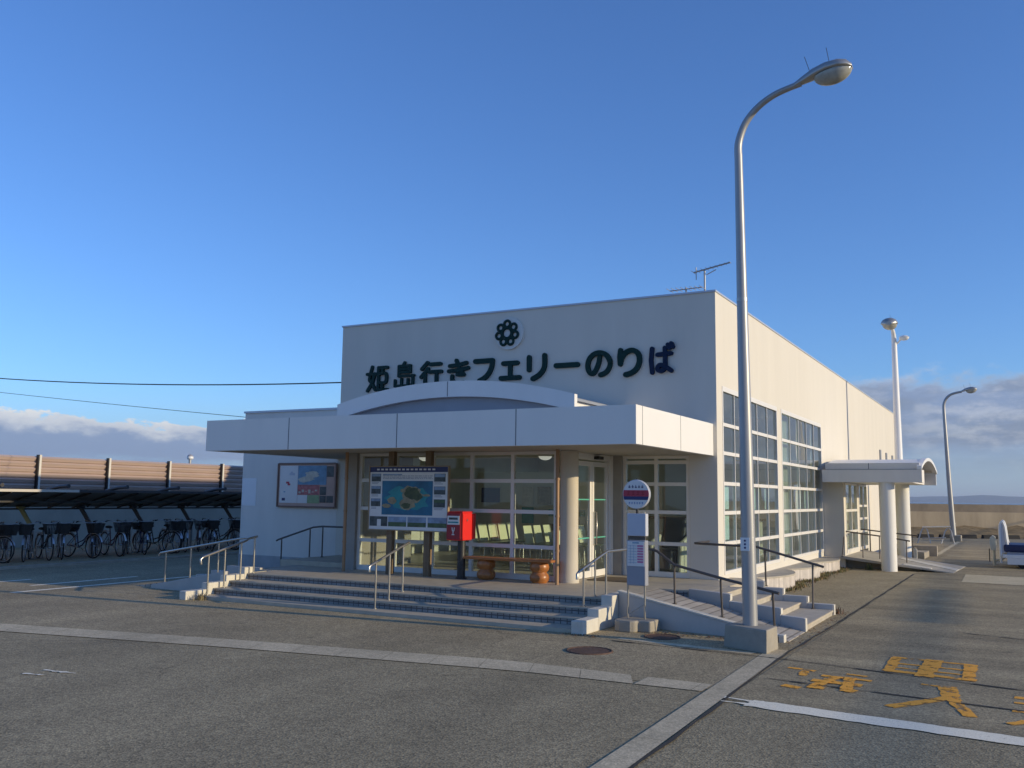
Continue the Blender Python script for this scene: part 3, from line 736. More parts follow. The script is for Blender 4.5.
# side canopy
sc = MB()
sc.box(-4.98, -2.38, 27.28, 27.40, 2.42, 2.77); sc.box(-4.90, -4.80, 27.41, 27.97, 2.42, 2.77); sc.box(-2.50, -2.38, 27.41, 27.97, 2.42, 2.77); sc.box(XR + .003, -2.41, 32.3, 32.42, 2.43, 2.78)
sc.box(-4.90, -2.44, 27.37, 27.46, 2.784, 2.955); sc.box(XR + .003, -2.47, 32.24, 32.33, 2.785, 2.97)
sc.box(XR + .003, -2.75, 28.0, 32.3, 2.44, 2.52); sc.box(-4.79, -2.75, 27.41, 27.99, 2.44, 2.52)
side_can = sc.build('side_canopy', M_wing, TB)
def barrel(x0, x1, half, z_e, z_t, th, yc=30.15):
    n = 28; vs = []; fs = []
    for xv in (x0, x1):
        for i in range(n + 1):
            yy = -half + 2 * half * i / n; z = arcz(yy, half, z_e, z_t); vs += [(xv, yc + yy, z), (xv, yc + yy, z + th)]
    h = 2 * (n + 1)
    for i in range(n):
        a = 2 * i; fs += [(a + 1, a + 3, h + a + 3, h + a + 1), (a, h + a, h + a + 2, a + 2), (a, a + 2, a + 3, a + 1), (h + a, h + a + 1, h + a + 3, h + a + 2)]
    fs += [(0, 1, h + 1, h), (2 * n, h + 2 * n, h + 2 * n + 1, 2 * n + 1)]
    return vs, fs
w = MB(); w.add(*barrel(-4.90, -2.41, 2.42, 2.88, 3.10, .04, 29.85), False); w.build('barrel_roof', M_white, side_can)
w = MB(); w.add(*barrel(-2.50, -2.375, 2.57, 2.775, 3.09, .09, 29.85), False); w.build('roof_rim', M_white, side_can)
w = MB(); n = 20; w.prism([(27.45, 2.53), (32.24, 2.53)] + [(29.85 + 2.37 - 4.74 * i / n, arcz(2.37 - 4.74 * i / n, 2.42, 2.86, 3.09)) for i in range(n + 1)],
                          lambda p: (-2.95, p[0], p[1]), lambda p: (-2.90, p[0], p[1])); w.build('shade_panel', mat('barrel_shade', (0.055, 0.04, 0.03), 0.7), side_can)  # dark sheet painted for the shade inside the open barrel end
w = MB(); w.box(-3.75, -3.735, 27.366, 27.374, 2.79, 2.95); w.build('fascia_joint_or_shadow', M_joint, side_can)
w = MB(); w.box(-4.899, -2.43, 27.33, 27.369, 2.7705, 2.783); w.build('fascia_joint_or_shadow', M_joint, side_can)  # dark strip painted as the shadow line between the fascia tiers
for (xx, yy, rr) in ((-3.31, 27.52, .205), (-3.36, 31.75, .21)):
    w = MB(); w.lathe([(rr, 0.0), (rr, 2.435)], (xx, yy, 0), 32); w.build('column', M_colwhite, TB)
# round column at the corner of the vestibule
w = MB(); w.lathe([(.185, FZ), (.185, FZ + .13), (.168, FZ + .15), (.165, 1.0), (.165, cz0 + .005)], (-7.22, 15.27, 0), 36); w.build('column', M_col, TB)
# downpipes
for xx, yy in ((-11.91, 14.72), (-7.20, 14.74)):
    w = MB(); w.tube([(xx, yy, FZ), (xx, yy, cz0 + .01)], .033, 12)
    for z in (.95, 1.55, 2.2): w.tube([(xx, yy, z), (xx, yy, z + .03)], .042, 12)
    w.build('downpipe', M_brown, TB)

# --- the lettering, drawn as round-ended strokes
GL = {
 'hime': [[(.24, .98), (.12, .50), (.24, .34), (.42, .06)], [(.37, .70), (.28, .36), (.04, .03)], [(.01, .69), (.46, .69)],
          [(.56, .93), (.56, .05)], [(.56, .93), (.98, .93)], [(.56, .05), (1.0, .05)], [(.60, .68), (.92, .68), (.92, .34), (.60, .34)], [(.76, .90), (.76, .70)], [(.76, .32), (.76, .08)]],
 'shima': [[(.52, 1.02), (.44, .90)], [(.24, .88), (.24, .46)], [(.24, .88), (.80, .88), (.80, .62)], [(.24, .75), (.78, .75)], [(.24, .62), (.80, .62)], [(.24, .47), (.98, .47)],
           [(.93, .45), (.93, .14), (.82, .04)], [(.07, .30), (.07, .06), (.70, .06)], [(.385, .34), (.385, .08)], [(.70, .32), (.70, .08)]],
 'iku': [[(.34, .98), (.08, .72)], [(.38, .72), (.05, .38)], [(.24, .52), (.24, .0)], [(.48, .90), (.96, .90)], [(.44, .58), (1.0, .58)], [(.78, .56), (.78, .08), (.62, .03)]],
 'ki': [[(.10, .80), (.50, .82), (.86, .90)], [(.06, .58), (.50, .60), (.94, .68)], [(.40, 1.02), (.54, .70), (.74, .40)], [(.74, .40), (.46, .42)], [(.22, .36), (.24, .16), (.42, .06), (.78, .07)]],
 'fu': [[(.04, .90), (.92, .90)], [(.92, .90), (.88, .60), (.72, .30), (.50, .12), (.28, .02)]],
 'e': [[(.14, .74), (.86, .74)], [(.50, .74), (.50, .04)], [(.02, .04), (.98, .04)]],
 'ri': [[(.20, .92), (.20, .40)], [(.80, .96), (.80, .52), (.70, .28), (.54, .12), (.36, .02)]],
 'dash': [[(.02, .50), (.98, .50)]],
 'no': [[(.53, .88), (.49, .54), (.36, .22), (.22, .10), (.09, .22), (.05, .48), (.14, .74), (.34, .90), (.58, .93), (.80, .82), (.94, .56), (.90, .30), (.76, .12), (.56, .04)]],
 'ri2': [[(.16, .97), (.13, .70), (.15, .44)], [(.15, .44), (.22, .70), (.40, .90), (.62, .94), (.80, .80), (.85, .52), (.76, .24), (.58, .08), (.36, .01)]],
 'ba': [[(.12, .95), (.07, .50), (.12, .02)], [(.36, .70), (.94, .73)], [(.68, .95), (.69, .55), (.69, .22), (.58, .08), (.44, .07), (.36, .17), (.46, .29), (.66, .25), (.95, .06)],
        [(.83, 1.06), (.88, .94)], [(.97, 1.10), (1.02, .98)]],
}
def letter(g, key, x, z, w, h, sw, y):
    cnt = 0
    for pl in GL[key]:
        pts = [Vector((x + px * w, z + pz * h)) for px, pz in pl]
        if len(pts) > 3:   # round the bends
            q = [pts[0]]
            for i in range(len(pts) - 1):
                p0 = pts[max(i - 1, 0)]; p1 = pts[i]; p2 = pts[i + 1]; p3 = pts[min(i + 2, len(pts) - 1)]
                for s in range(1, 5):
                    t = s / 4
                    q.append(0.5 * ((2 * p1) + (p2 - p0) * t + (2 * p0 - 5 * p1 + 4 * p2 - p3) * t * t + (3 * p1 - p0 - 3 * p2 + p3) * t ** 3))
            pts = q
        for a, b in zip(pts, pts[1:]):
            d = (b - a)
            if d.length < 1e-5: continue
            ang = math.atan2(d.y, d.x); poly = []
            for k in range(9): t = ang + math.pi / 2 + math.pi * k / 8; poly.append((a.x + sw / 2 * math.cos(t), a.y + sw / 2 * math.sin(t)))
            for k in range(9): t = ang - math.pi / 2 + math.pi * k / 8; poly.append((b.x + sw / 2 * math.cos(t), b.y + sw / 2 * math.sin(t)))
            yf = y - .05 - .0007 * (cnt % 40); cnt += 1
            g.prism(poly, lambda p: (p[0], yf, p[1]), lambda p: (p[0], y + .001, p[1]))
# x centre of each character, bottom z, width, height, stroke
sign = [('hime', -13.25, 4.32, .60, .60, .078), ('shima', -12.48, 4.38, .58, .57, .068), ('iku', -11.74, 4.38, .58, .55, .090), ('ki', -10.99, 4.38, .58, .53, .095), ('fu', -10.32, 4.42, .50, .50, .115),
        ('e', -9.66, 4.44, .48, .46, .11), ('ri', -9.01, 4.40, .62, .52, .115), ('dash', -8.30, 4.40, .52, .52, .115), ('no', -7.56, 4.39, .56, .52, .105), ('ri2', -6.88, 4.38, .60, .53, .11), ('ba', -6.22, 4.39, .48, .52, .095)]
g = MB()
for key, xc, zb, ww, hh, sw in sign:
    g.m = 1 if key == 'ba' else 0
    letter(g, key, xc - ww / 2, zb, ww, hh, sw * .94, Y0 - .001)
g.build('sign_lettering', [M_signgreen, M_signnavy], TB)
# round emblem: eight small rings round a larger one
w = MB(); w.m = 0
w.prism([(-9.70 + .355 * math.cos(t * math.pi / 24), 5.44 + .355 * math.sin(t * math.pi / 24)) for t in range(48)], lambda p: (p[0], Y0 - .05, p[1]), lambda p: (p[0], Y0 + .001, p[1]))
emb = w.build('emblem', M_emblem, TB)
w = MB()
ec = Vector((-9.735, 5.445))
for kk in range(7):
    a = math.pi / 2 + kk * math.pi * 2 / 7; c = ec + Vector((math.cos(a), math.sin(a))) * .205
    w.tube([(c.x + .072 * math.cos(t * math.pi / 10), Y0 - .062 - .002 * (kk % 3), c.y + .072 * math.sin(t * math.pi / 10)) for t in range(20)], .031, 8, closed=True)
w.tube([(ec.x + .115 * math.cos(t * math.pi / 12), Y0 - .065, ec.y + .115 * math.sin(t * math.pi / 12)) for t in range(24)], .034, 8, closed=True)
w.build('emblem_ring', M_signgreen, emb)

# ceiling domes just inside the glass
for xx, lab in ((-11.5, 'milky dome ceiling lamp behind the glass above the island map board'), (-8.54, 'milky dome ceiling lamp behind the glass above the wooden bench')):
    t = thing('dome_lamp', (xx, 16.9, 2.74), lab, 'ceiling lamp', 'dome lamps in the entrance')
    w = MB(); w.ell((xx, 16.9, 2.73), .14, .14, .085, None, -1, 0, 20, 6); w.build('dome', M_dome, t)
    w = MB(); w.lathe([(.15, 2.722), (.15, 2.744)], (xx, 16.9, 0), 20); w.build('rim', M_frame, t)

# ------------------------------------------------------------------ entrance terrace and steps
ET = thing('entrance_steps', (-9.3, 13.2, 0), 'wide entrance steps with blue tiled risers and pale stone treads under the canopy', 'steps')
def slab(x0, x1, y0, y1, z0, z1, tread=M_tread, nose=.035):
    return (x0, x1, y0, y1, z0, z1)
w = MB()
w.box(-13.05, -5.50, 13.285, 15.20, .02, FZ); w.box(-13.05, -12.34, 15.20, Y0 - .01, .02, FZ)
w.box(-12.34, -7.4, 15.20, 17.615, .02, FZ - .001); w.box(-7.4, -4.62, 15.20, Y0 - .004, .02, FZ)
w.box(-5.11 + .003, -4.62, Y0 - .004, 18.2, .02, FZ); w.build('floor_slab', M_tread, ET)
w = MB(); w.box(-5.495, -4.99, 15.188, 15.199, .20, .355); w.build('tiled_riser', M_riser, ET)
ys = [12.05, 12.45, 12.84]; zs = [.06, .167, .274]
for i, (yf, zt) in enumerate(zip(ys, zs)):
    ynext = ys[i + 1] if i < 2 else 13.285
    w = MB(); w.box(-13.05, -5.62, yf, ynext + .004, 0.0 if i == 0 else zs[i - 1] - .03, zt); w.build('step', M_tread, ET)
# tiled risers, 6 mm proud of the step bodies and under the nosings
for yf, za, zb in ((12.45, .062, .145), (12.84, .169, .252), (13.285, .276, .357)):
    w = MB(); w.box(-13.04, -5.63, yf - .006, yf + .002, za, zb); w.build('tiled_riser', M_riser, ET)
    w = MB(); w.box(-13.04, -5.63, yf - .025, yf + .002, zb + .0005, zb + .0222); w.build('nosing', M_tread, ET)
# stepped cheek walls either side
def cheek(x0, x1, offs, name='cheek_wall'):
    w = MB()
    for (a, b, z) in offs: w.box(x0, x1, a, b, 0, z)
    return w.build(name, M_cheek, ET, bevel=.012)
cheek(-13.22, -13.055, [(11.80, 12.30, .155), (12.301, 12.74, .265), (12.741, 13.20, .37), (13.201, 13.46, .49)])
cheek(-5.615, -5.43, [(11.95, 12.50, .19), (12.501, 13.0, .30), (13.001, 13.62, .45)])
w = MB(); w.box(-14.2, -12.34, 15.4, Y0 - .012, .30, .475); w.build('platform', M_tread, ET)
w = MB(); w.box(-7.15, -6.35, 15.9, 16.75, FZ + .001, FZ + .013); tag(w.build('door_mat', M_mat), 'brown coir mat on the terrace floor before the glass door', 'door mat')

# right-hand ramp
RP = thing('access_ramp', (-4.2, 13.4, 0), 'ribbed concrete ramp with white side wall descending towards the street lamp', 'ramp')
M_ramp = tiles('ribbed_ramp', (0.45, 0.40, 0.33), (0.24, 0.21, 0.17), 0.16, 5.0, 0.10, 0.8, axis='XY')
w = MB(); w.hexa([(-5.499, 13.36, 0), (-2.86, 12.99, 0), (-2.86, 14.02, 0), (-5.499, 15.185, 0), (-5.499, 13.36, .379), (-2.86, 12.99, .012), (-2.86, 14.02, .012), (-5.499, 15.185, .379)]); w.build('ramp_slab', M_ramp, RP)
M_rampwall = mat('ramp_wall_paint', (0.52, 0.49, 0.445), 0.8, var=0.08, vscale=2.5, dirt=(0.38, 0.37, 0.36, 0.4))
w = MB(); w.hexa([(-5.43, 13.24, 0), (-2.98, 12.86, 0), (-2.98, 12.985, 0), (-5.43, 13.365, 0), (-5.43, 13.24, .49), (-2.98, 12.86, .075), (-2.98, 12.985, .075), (-5.43, 13.365, .49)])
w.build('side_wall', M_rampwall, RP, bevel=.01)
w = MB(); w.hexa([(-5.44, 13.225, .491), (-2.97, 12.845, .0755), (-2.97, 13.0, .0755), (-5.44, 13.38, .491), (-5.44, 13.225, .512), (-2.97, 12.845, .096), (-2.97, 13.0, .096), (-5.44, 13.38, .512)]); w.build('wall_cap', M_cheek, RP)
w = MB(); w.box(-2.965, -2.89, 12.84, 12.975, 0, .105); w.build('end_block', M_cheek, RP, bevel=.008)
# right-hand stairs going down to the quay
def side_stairs(name, sgn, xw, label):
    """four risers descending along sgn*X; xw(d) maps distance from the foot to world x"""
    T = thing(name, (xw(.6), 15.2, 0), label, 'stairs')
    d = [0, .52, 1.0, 1.48, 1.76]; z = [.095, .19, .285, .378]
    def yn(x): return 14.15 + (.55 * abs(x - xw(0)) if sgn > 0 else 0)
    for i in range(4):
        x0, x1 = xw(d[i]), xw(d[i + 1])
        w = MB(); w.prism([(x0, yn(x0)), (x0, 16.33), (x1, 16.33), (x1, yn(x1))], lambda p: (p[0], p[1], 0), lambda p: (p[0], p[1], z[i])); w.build('step', M_concpale, T)
        xa, xb = sorted((x0 - sgn * .002, x0 + sgn * .022)); w = MB(); w.box(xa, xb, yn(x0) + .005, 16.325, z[i] - .03, z[i] - .001 if i else .094); w.build('nosing', M_tread, T)
    near = ((-.02, .37, .20), (.371, 1.27, .30), (1.271, 2.08, .41)) if sgn > 0 else ((-.02, .40, .20), (.401, .84, .305), (.841, 1.75, .415))
    far = ((-.02, .40, .18), (.401, .80, .29), (.801, 1.12, .40), (1.121, 1.27 if sgn > 0 else 1.75, .50 if sgn > 0 else .416))
    for side, segs in ((0, near), (1, far)):
        w = MB(); zl = 0
        def yc(x, back): return (yn(x) - .005 - (0 if back else .13)) if side == 0 else (16.335 if not back else 16.465)
        for (d0, d1, zz) in segs:
            x0, x1 = xw(d0), xw(d1); P = [(x0, yc(x0, 0)), (x1, yc(x1, 0)), (x1, yc(x1, 1)), (x0, yc(x0, 1))]
            w.hexa([(a, b, 0) for a, b in P] + [(a, b, zz) for a, b in P])
        w.build('cheek_wall', M_rampwall, T, bevel=.01)
        for (d0, d1, zz) in segs:
            x0 = xw(d0); xa, xb = sorted((x0 + sgn * .0005, x0 + sgn * .012)); w = MB(); w.box(xa, xb, yc(x0, 0) + .006, yc(x0, 1) - .006, zl + .01, zz - .004); w.build('end_face', M_cheek, T); zl = zz
    return T
side_stairs('side_stairs', 1, lambda d: -2.88 - d, 'short pale concrete stairs with stepped cheek walls facing the quay road')
# left-hand ramp and stairs, partly hidden behind the front steps
LP = thing('access_ramp', (-14.4, 13.5, 0), 'shaded concrete ramp left of the entrance steps, descending towards the bicycles', 'ramp')
w = MB(); w.hexa([(-15.8, 12.98, 0), (-13.23, 12.98, 0), (-13.23, 13.97, 0), (-15.8, 13.97, 0), (-15.8, 12.98, .012), (-13.23, 12.98, .37), (-13.23, 13.97, .37), (-15.8, 13.97, .012)]); w.build('ramp_slab', M_ramp, LP)
w = MB(); w.hexa([(-15.2, 12.84, 0), (-13.23, 12.84, 0), (-13.23, 12.975, 0), (-15.2, 12.975, 0), (-15.2, 12.84, .07), (-13.23, 12.84, .43), (-13.23, 12.975, .43), (-15.2, 12.975, .07)]); w.build('side_wall', M_rampwall, LP, bevel=.01)
side_stairs('side_stairs', -1, lambda d: -15.2 + d, 'shaded concrete stairs with stepped cheek walls left of the entrance')
w = MB(); w.box(-13.44, -13.06, 14.0, 16.47, 0, .379); w.build('landing', M_tread, LP)

# planter ledge with scalloped edge along the side windows
PL = thing('scalloped_ledge', (-4.8, 22, 0), 'low scalloped planter ledge faced with narrow pale tiles under the side windows', 'planter')
edge = []
for kk in range(4):
    y0 = 16.5 + 2.86 * kk
    for i in range(13):
        t = i / 12; edge.append((-4.93 + .46 * math.sin(math.pi * t) ** .8, y0 + 2.86 * t))
for nm, za, zb, off, mm in (('tile_face', .0, .275, 0.0, M_scallop), ('ledge_top', .276, .31, .012, M_concpale)):
    w = MB(); poly = [(-5.105, 18.21)] + [(-4.615, 18.21)] + [(x + off, yy) for x, yy in edge if yy > 18.22] + [(-5.105, edge[-1][1])]
    w.prism(poly, lambda p: (p[0], p[1], za), lambda p: (p[0], p[1], zb)); w.build(nm, mm, PL)
    w = MB(); poly = [(-4.612, 16.48)] + [(x + off, yy) for x, yy in edge if 16.5 < yy < 18.2 and x > -4.60] + [(-4.612, 18.2)]
    w.prism(poly, lambda p: (p[0], p[1], za), lambda p: (p[0], p[1], zb)); w.build(nm, mm, PL)

# platform and ramp under the side canopy
SP = thing('quay_platform', (-3.6, 29.5, 0), 'raised concrete landing and ramp under the side canopy with pale edge strips', 'ramp')
w = MB(); w.hexa([(-4.60, 27.75, .27), (-1.75, 27.85, -.01), (-1.6, 30.9, -.01), (-4.52, 31.6, .27), (-4.60, 27.75, .355), (-1.75, 27.85, .016), (-1.6, 30.9, .016), (-4.52, 31.6, .355)]); w.build('ramp_slab', M_concpale, SP)
w = MB(); w.hexa([(-4.52, 28.2, 0), (-2.6, 28.2, 0), (-2.6, 31.4, 0), (-4.52, 31.4, 0), (-4.52, 28.2, .27), (-2.6, 28.2, .06), (-2.6, 31.4, .06), (-4.52, 31.4, .27)]); w.build('support', M_conc, SP)
w = MB(); w.hexa([(-3.0, 27.85, .12), (-2.3, 27.89, .05), (-2.3, 28.3, .05), (-3.0, 28.25, .12), (-3.0, 27.85, .185), (-2.3, 27.89, .097), (-2.3, 28.3, .097), (-3.0, 28.25, .185)])
w.hexa([(-3.3, 29.9, .15), (-1.72, 28.6, .0), (-1.68, 29.3, .0), (-3.3, 30.6, .15), (-3.3, 29.9, .222), (-1.72, 28.6, .03), (-1.68, 29.3, .03), (-3.3, 30.6, .222)]); w.build('edge_strip', M_cheek, SP)
w = MB(); w.box(-3.6, -3.15, 33.0, 33.2, 0, .42); w.box(-3.15, -2.9, 33.0, 33.2, 0, .28); w.box(-3.6, -2.75, 36.0, 36.3, 0, .36); w.box(-3.9, -3.6, 33.0, 36.3, 0, .37); w.box(-3.598, -3.0, 33.21, 35.99, 0, .2); w.build('step', M_conc, SP)
w = MB(); w.box(-3.17, -3.07, 32.5, 32.6, 0, .40); w.build('marker_post', M_cheek, SP)

# ------------------------------------------------------------------ handrails
def rail(name, label, path, posts, rr=.021, pr=.016, m=M_steel, mp=None):
    x, yv, _ = posts[0][0]
    T = thing(name, (x, yv, posts[0][0][2]), label, 'handrail')
    w = MB(); w.tube(path, rr, 10); w.build('top_rail', m, T)
    for b, t in posts:
        w = MB(); w.tube([b, t], pr, 8); w.tube([b, (b[0], b[1], b[2] + .012)], pr * 2.2, 10); w.build('post', mp or m, T)
    return T
rail('handrail', 'steel handrail with lit posts on the left cheek of the front steps',
     [(-12.95, 12.02, .62), (-12.95, 12.0, .71), (-12.95, 12.06, .745), (-12.95, 13.10, 1.0), (-12.95, 13.15, 1.035), (-12.95, 13.38, 1.07)],
     [((-12.95, 12.19, .06), (-12.95, 12.19, .77)), ((-12.95, 12.58, .167), (-12.95, 12.58, .87)), ((-12.95, 12.98, .274), (-12.95, 12.98, .96)), ((-12.95, 13.32, .38), (-12.95, 13.32, 1.05))])
rail('handrail', 'lone steel handrail in the middle of the front steps below the island map',
     [(-9.3, 12.15, .66), (-9.3, 12.14, .74), (-9.3, 12.2, .765), (-9.3, 13.0, 1.02), (-9.3, 13.25, 1.09)],
     [((-9.3, 12.33, .06), (-9.3, 12.33, .80)), ((-9.3, 12.70, .167), (-9.3, 12.70, .92)), ((-9.3, 13.08, .274), (-9.3, 13.08, 1.035))])
rail('handrail', 'steel handrail on the right end of the front steps beside the round bus stop sign',
     [(-5.85, 12.66, .69), (-5.85, 12.66, .77), (-5.85, 12.72, .80), (-5.85, 13.66, 1.02), (-5.85, 13.80, 1.05), (-5.85, 14.9, 1.05)],
     [((-5.85, 12.89, .274), (-5.85, 12.89, .845)), ((-5.85, 13.32, .38), (-5.85, 13.32, .94)), ((-5.85, 13.75, .38), (-5.85, 13.75, 1.03))])
rail('handrail', 'dark handrail running down the right ramp behind the street lamp pole',
     [(-5.15, 13.35, 1.17), (-4.84, 13.3, 1.12), (-4.56, 13.27, .93), (-3.82, 13.10, .79), (-2.97, 12.95, .64)],
     [((-4.56, 13.285, .36), (-4.56, 13.27, .93)), ((-3.82, 13.17, .235), (-3.82, 13.10, .79)), ((-3.06, 13.05, .04), (-3.06, 12.97, .655))], m=M_raildark)
rail('handrail', 'dark handrail starting at the white wall corner and dropping along the side stairs',
     [(-5.28, Y0 - .05, 1.10), (-5.27, 16.5, 1.10), (-5.1, 16.38, 1.10), (-4.13, 16.36, 1.085), (-3.0, 16.36, .79)],
     [((-3.98, 16.40, .415), (-3.98, 16.36, 1.05)), ((-3.18, 16.30, .095), (-3.18, 16.36, .835))], m=M_raildark)
rail('handrail', 'steel handrail along the left ramp in front of the parked bicycles',
     [(-15.55, 13.3, .60), (-15.50, 13.3, .66), (-14.65, 13.3, .80), (-13.25, 13.3, 1.03), (-12.96, 13.32, 1.06)],
     [((-15.34, 13.3, .07), (-15.34, 13.3, .69)), ((-14.63, 13.3, .17), (-14.63, 13.3, .80)), ((-13.87, 13.3, .27), (-13.87, 13.3, .925))])
rail('handrail', 'dark handrail against the shaded left wall under the framed notice board',
     [(-15.36, 16.5, .80), (-15.30, 16.5, .83), (-14.26, 16.5, 1.14), (-14.0, 16.5, 1.165), (-12.36, 16.5, 1.165)],
     [((-15.20, 16.5, .10), (-15.20, 16.5, .86)), ((-14.35, 16.5, .37), (-14.35, 16.5, 1.11)), ((-13.98, 16.5, .476), (-13.98, 16.5, 1.165))], m=M_raildark)
rail('handrail', 'dark front handrail of the landing beneath the side canopy',
     [(-4.98, 28.2, 1.08), (-4.3, 28.2, 1.0), (-3.55, 28.9, .88), (-2.9, 28.9, .78)],
     [((-4.55, 27.6, .34), (-4.55, 28.1, 1.03)), ((-4.1, 28.3, .29), (-4.1, 28.4, .97)), ((-3.7, 28.7, .24), (-3.7, 28.75, .905)), ((-3.0, 28.85, .15), (-3.0, 28.9, .80))], m=M_raildark)
rail('handrail', 'dark rear handrail of the landing passing behind the white columns',
     [(-4.6, 31.3, 1.02), (-3.9, 31.25, .95), (-2.9, 31.15, .86)],
     [((-4.3, 31.3, .32), (-4.3, 31.3, .99)), ((-3.7, 31.2, .25), (-3.7, 31.22, .935)), ((-3.05, 31.1, .17), (-3.05, 31.15, .87))], m=M_raildark)

# ------------------------------------------------------------------ street lamps
def spl(pts, k=5):
    P = [Vector(p) for p in pts]; q = [P[0]]
    for i in range(len(P) - 1):
        a = P[max(i - 1, 0)]; b = P[i]; c = P[i + 1]; d = P[min(i + 2, len(P) - 1)]
        for j in range(1, k + 1):
            t = j / k; q.append(0.5 * ((2 * b) + (c - a) * t + (2 * a - 5 * b + 4 * c - d) * t * t + (3 * b - a - 3 * c + d) * t ** 3))
    return q
def lerpl(rs, k=5):
    out = [rs[0]]
    for a, b in zip(rs, rs[1:]): out += [a + (b - a) * j / k for j in range(1, k + 1)]
    return out
def lamp_head(T, tip, yaw, L=.74, wk=1.0, tilt=-9):
    """cobra head: housing over a glass bowl; tip = end of the arm, yaw = direction it points"""
    rot = Matrix.Rotation(yaw, 3, 'Z') @ Matrix.Rotation(R(tilt), 3, 'Y')
    def P(x, y, z): return Vector(tip) + rot @ Vector((x, y, z))
    prof = [(0.0, .045, .05, .0), (.10, .06, .075, .02), (.25, .10, .105, .045), (.42, .15, .12, .05), (.58, .165, .12, .035), (.68, .13, .10, .015), (.735, .06, .05, -.005)]
    w = MB(); vs = []; fs = []; seg = 16
    for x, hw, hh, zc in prof:
        for k in range(seg):
            a = 2 * math.pi * k / seg; zz = math.sin(a); zz = (zz * hh if zz > 0 else zz * hh * .35) * wk
            vs.append(P(x * L / .74, hw * wk * math.cos(a), zc + zz))
    for i in range(len(prof) - 1):
        for k in range(seg): fs.append((i * seg + k, i * seg + (k + 1) % seg, (i + 1) * seg + (k + 1) % seg, (i + 1) * seg + k))
    w.add(vs, fs, True); w.add(vs[:seg], [tuple(range(seg))[::-1]]); w.add(vs[-seg:], [tuple(range(seg))])
    hd = w.build('lamp_head', M_lamphead, T)
    w = MB(); w.ell(P(.49 * L / .74, 0, .012), .25 * L / .74, .14 * wk, .165, rot, -1, 0, 20, 8); w.build('glass_bowl', M_lampglass, hd)
    w = MB()
    for x, dx, hh in ((.22, -.03, .24), (.48, .0, .26)): w.tube([P(x, 0, .12), P(x + dx, 0, .12 + hh)], .004, 5)
    w.build('bird_spike', M_black, hd)

L1 = thing('street_lamp', (-3.18, 12.2, 0), 'tall grey street lamp on a concrete block in front of the side stairs', 'street lamp', 'street lamps')
w = MB(); w.hexa([(-3.50, 12.09, 0), (-2.87, 11.79, 0), (-2.84, 12.30, 0), (-3.40, 12.58, 0), (-3.48, 12.10, .29), (-2.87, 11.81, .29), (-2.85, 12.29, .29), (-3.39, 12.56, .29)]); w.build('plinth', M_conc, L1, bevel=.015)
w = MB(); zz = [.285, 1.2, 2.4, 3.6, 5.0, 6.3, 6.62]; rr = [.095, .093, .087, .078, .067, .057, .054]
w.tube([(-3.17 - .008 * z, 12.2, z) for z in zz], rr, 24); w.build('pole', M_galv, L1)
w = MB(); w.tube(spl([(-3.225, 12.2, 6.60), (-3.215, 12.2, 6.80), (-3.12, 12.2, 7.05), (-2.95, 12.2, 7.245), (-2.73, 12.2, 7.375), (-2.5, 12.2, 7.44), (-2.36, 12.2, 7.465)]), lerpl([.055, .053, .049, .046, .044, .042, .041]), 14)
w.build('arm', M_galv, L1)
lamp_head(L1, (-2.44, 12.2, 7.445), 0, .75)
w = MB(); w.m = 0; w.box(-3.25, -3.13, 12.068, 12.074, 1.24, 1.41); w.m = 1
for z in (1.28, 1.325, 1.37): w.prism([(-3.19 + .014 * math.cos(t * .785), z + .014 * math.sin(t * .785)) for t in range(8)], lambda p: (p[0], 12.064, p[1]), lambda p: (p[0], 12.0675, p[1]))
w.build('number_plate', [M_white, M_navy], L1)

L2 = thing('street_lamp', (-3.56, 33, 0), 'pale street lamp rising behind the side canopy, its head turned towards the viewer', 'street lamp', 'street lamps')
w = MB(); w.tube([(-3.56, 33, 0), (-3.56, 33, 4), (-3.57, 33, 7.2)], [.15, .12, .085], 16); w.build('pole', M_white, L2)
w = MB(); w.tube([(-3.57, 33, 7.19), (-3.57, 32.95, 7.4), (-3.57, 32.8, 7.55), (-3.57, 32.5, 7.62)], [.085, .075, .065, .055], 12); w.build('arm', M_white, L2)
lamp_head(L2, (-3.57, 32.6, 7.62), R(-90), 1.0, 1.6, 0)
t = L2
w = MB(); w.tube([(-3.5, 33, 7.15), (-3.40, 32.98, 7.25), (-3.36, 32.9, 7.3)], .03, 8); w.lathe([(.05, 0), (.13, .02)], (-3.2, 32.9, 7.33), 12); w.ell((-3.25, 32.9, 7.33), .16, .09, .09); w.build('loudspeaker', M_white, L2)

L3 = thing('street_lamp', (-3.15, 50.7, 0), 'distant grey street lamp by the sea wall, its curved arm pointing right', 'street lamp', 'street lamps')
w = MB(); w.box(-3.25, -2.75, 50.3, 51.1, 0, .30); w.build('plinth', M_conc, L3, bevel=.02)
w = MB(); w.tube([(-3.10, 50.7, .29), (-3.2, 50.7, 3), (-3.29, 50.7, 6.47)], [.13, .11, .075], 14); w.build('pole', M_galv, L3)
w = MB(); w.tube(spl([(-3.29, 50.7, 6.42), (-3.27, 50.7, 6.8), (-3.15, 50.7, 7.07), (-2.94, 50.7, 7.25), (-2.62, 50.7, 7.34), (-2.45, 50.7, 7.36)]), lerpl([.075, .07, .065, .06, .055, .05]), 12); w.build('arm', M_galv, L3)
lamp_head(L3, (-2.5, 50.7, 7.35), 0)

w = MB(); w.tube([(-3.207, 12.2, 4.55), (-3.207, 12.2, 4.60)], .074, 18); w.build('band', M_lamphead, L1)
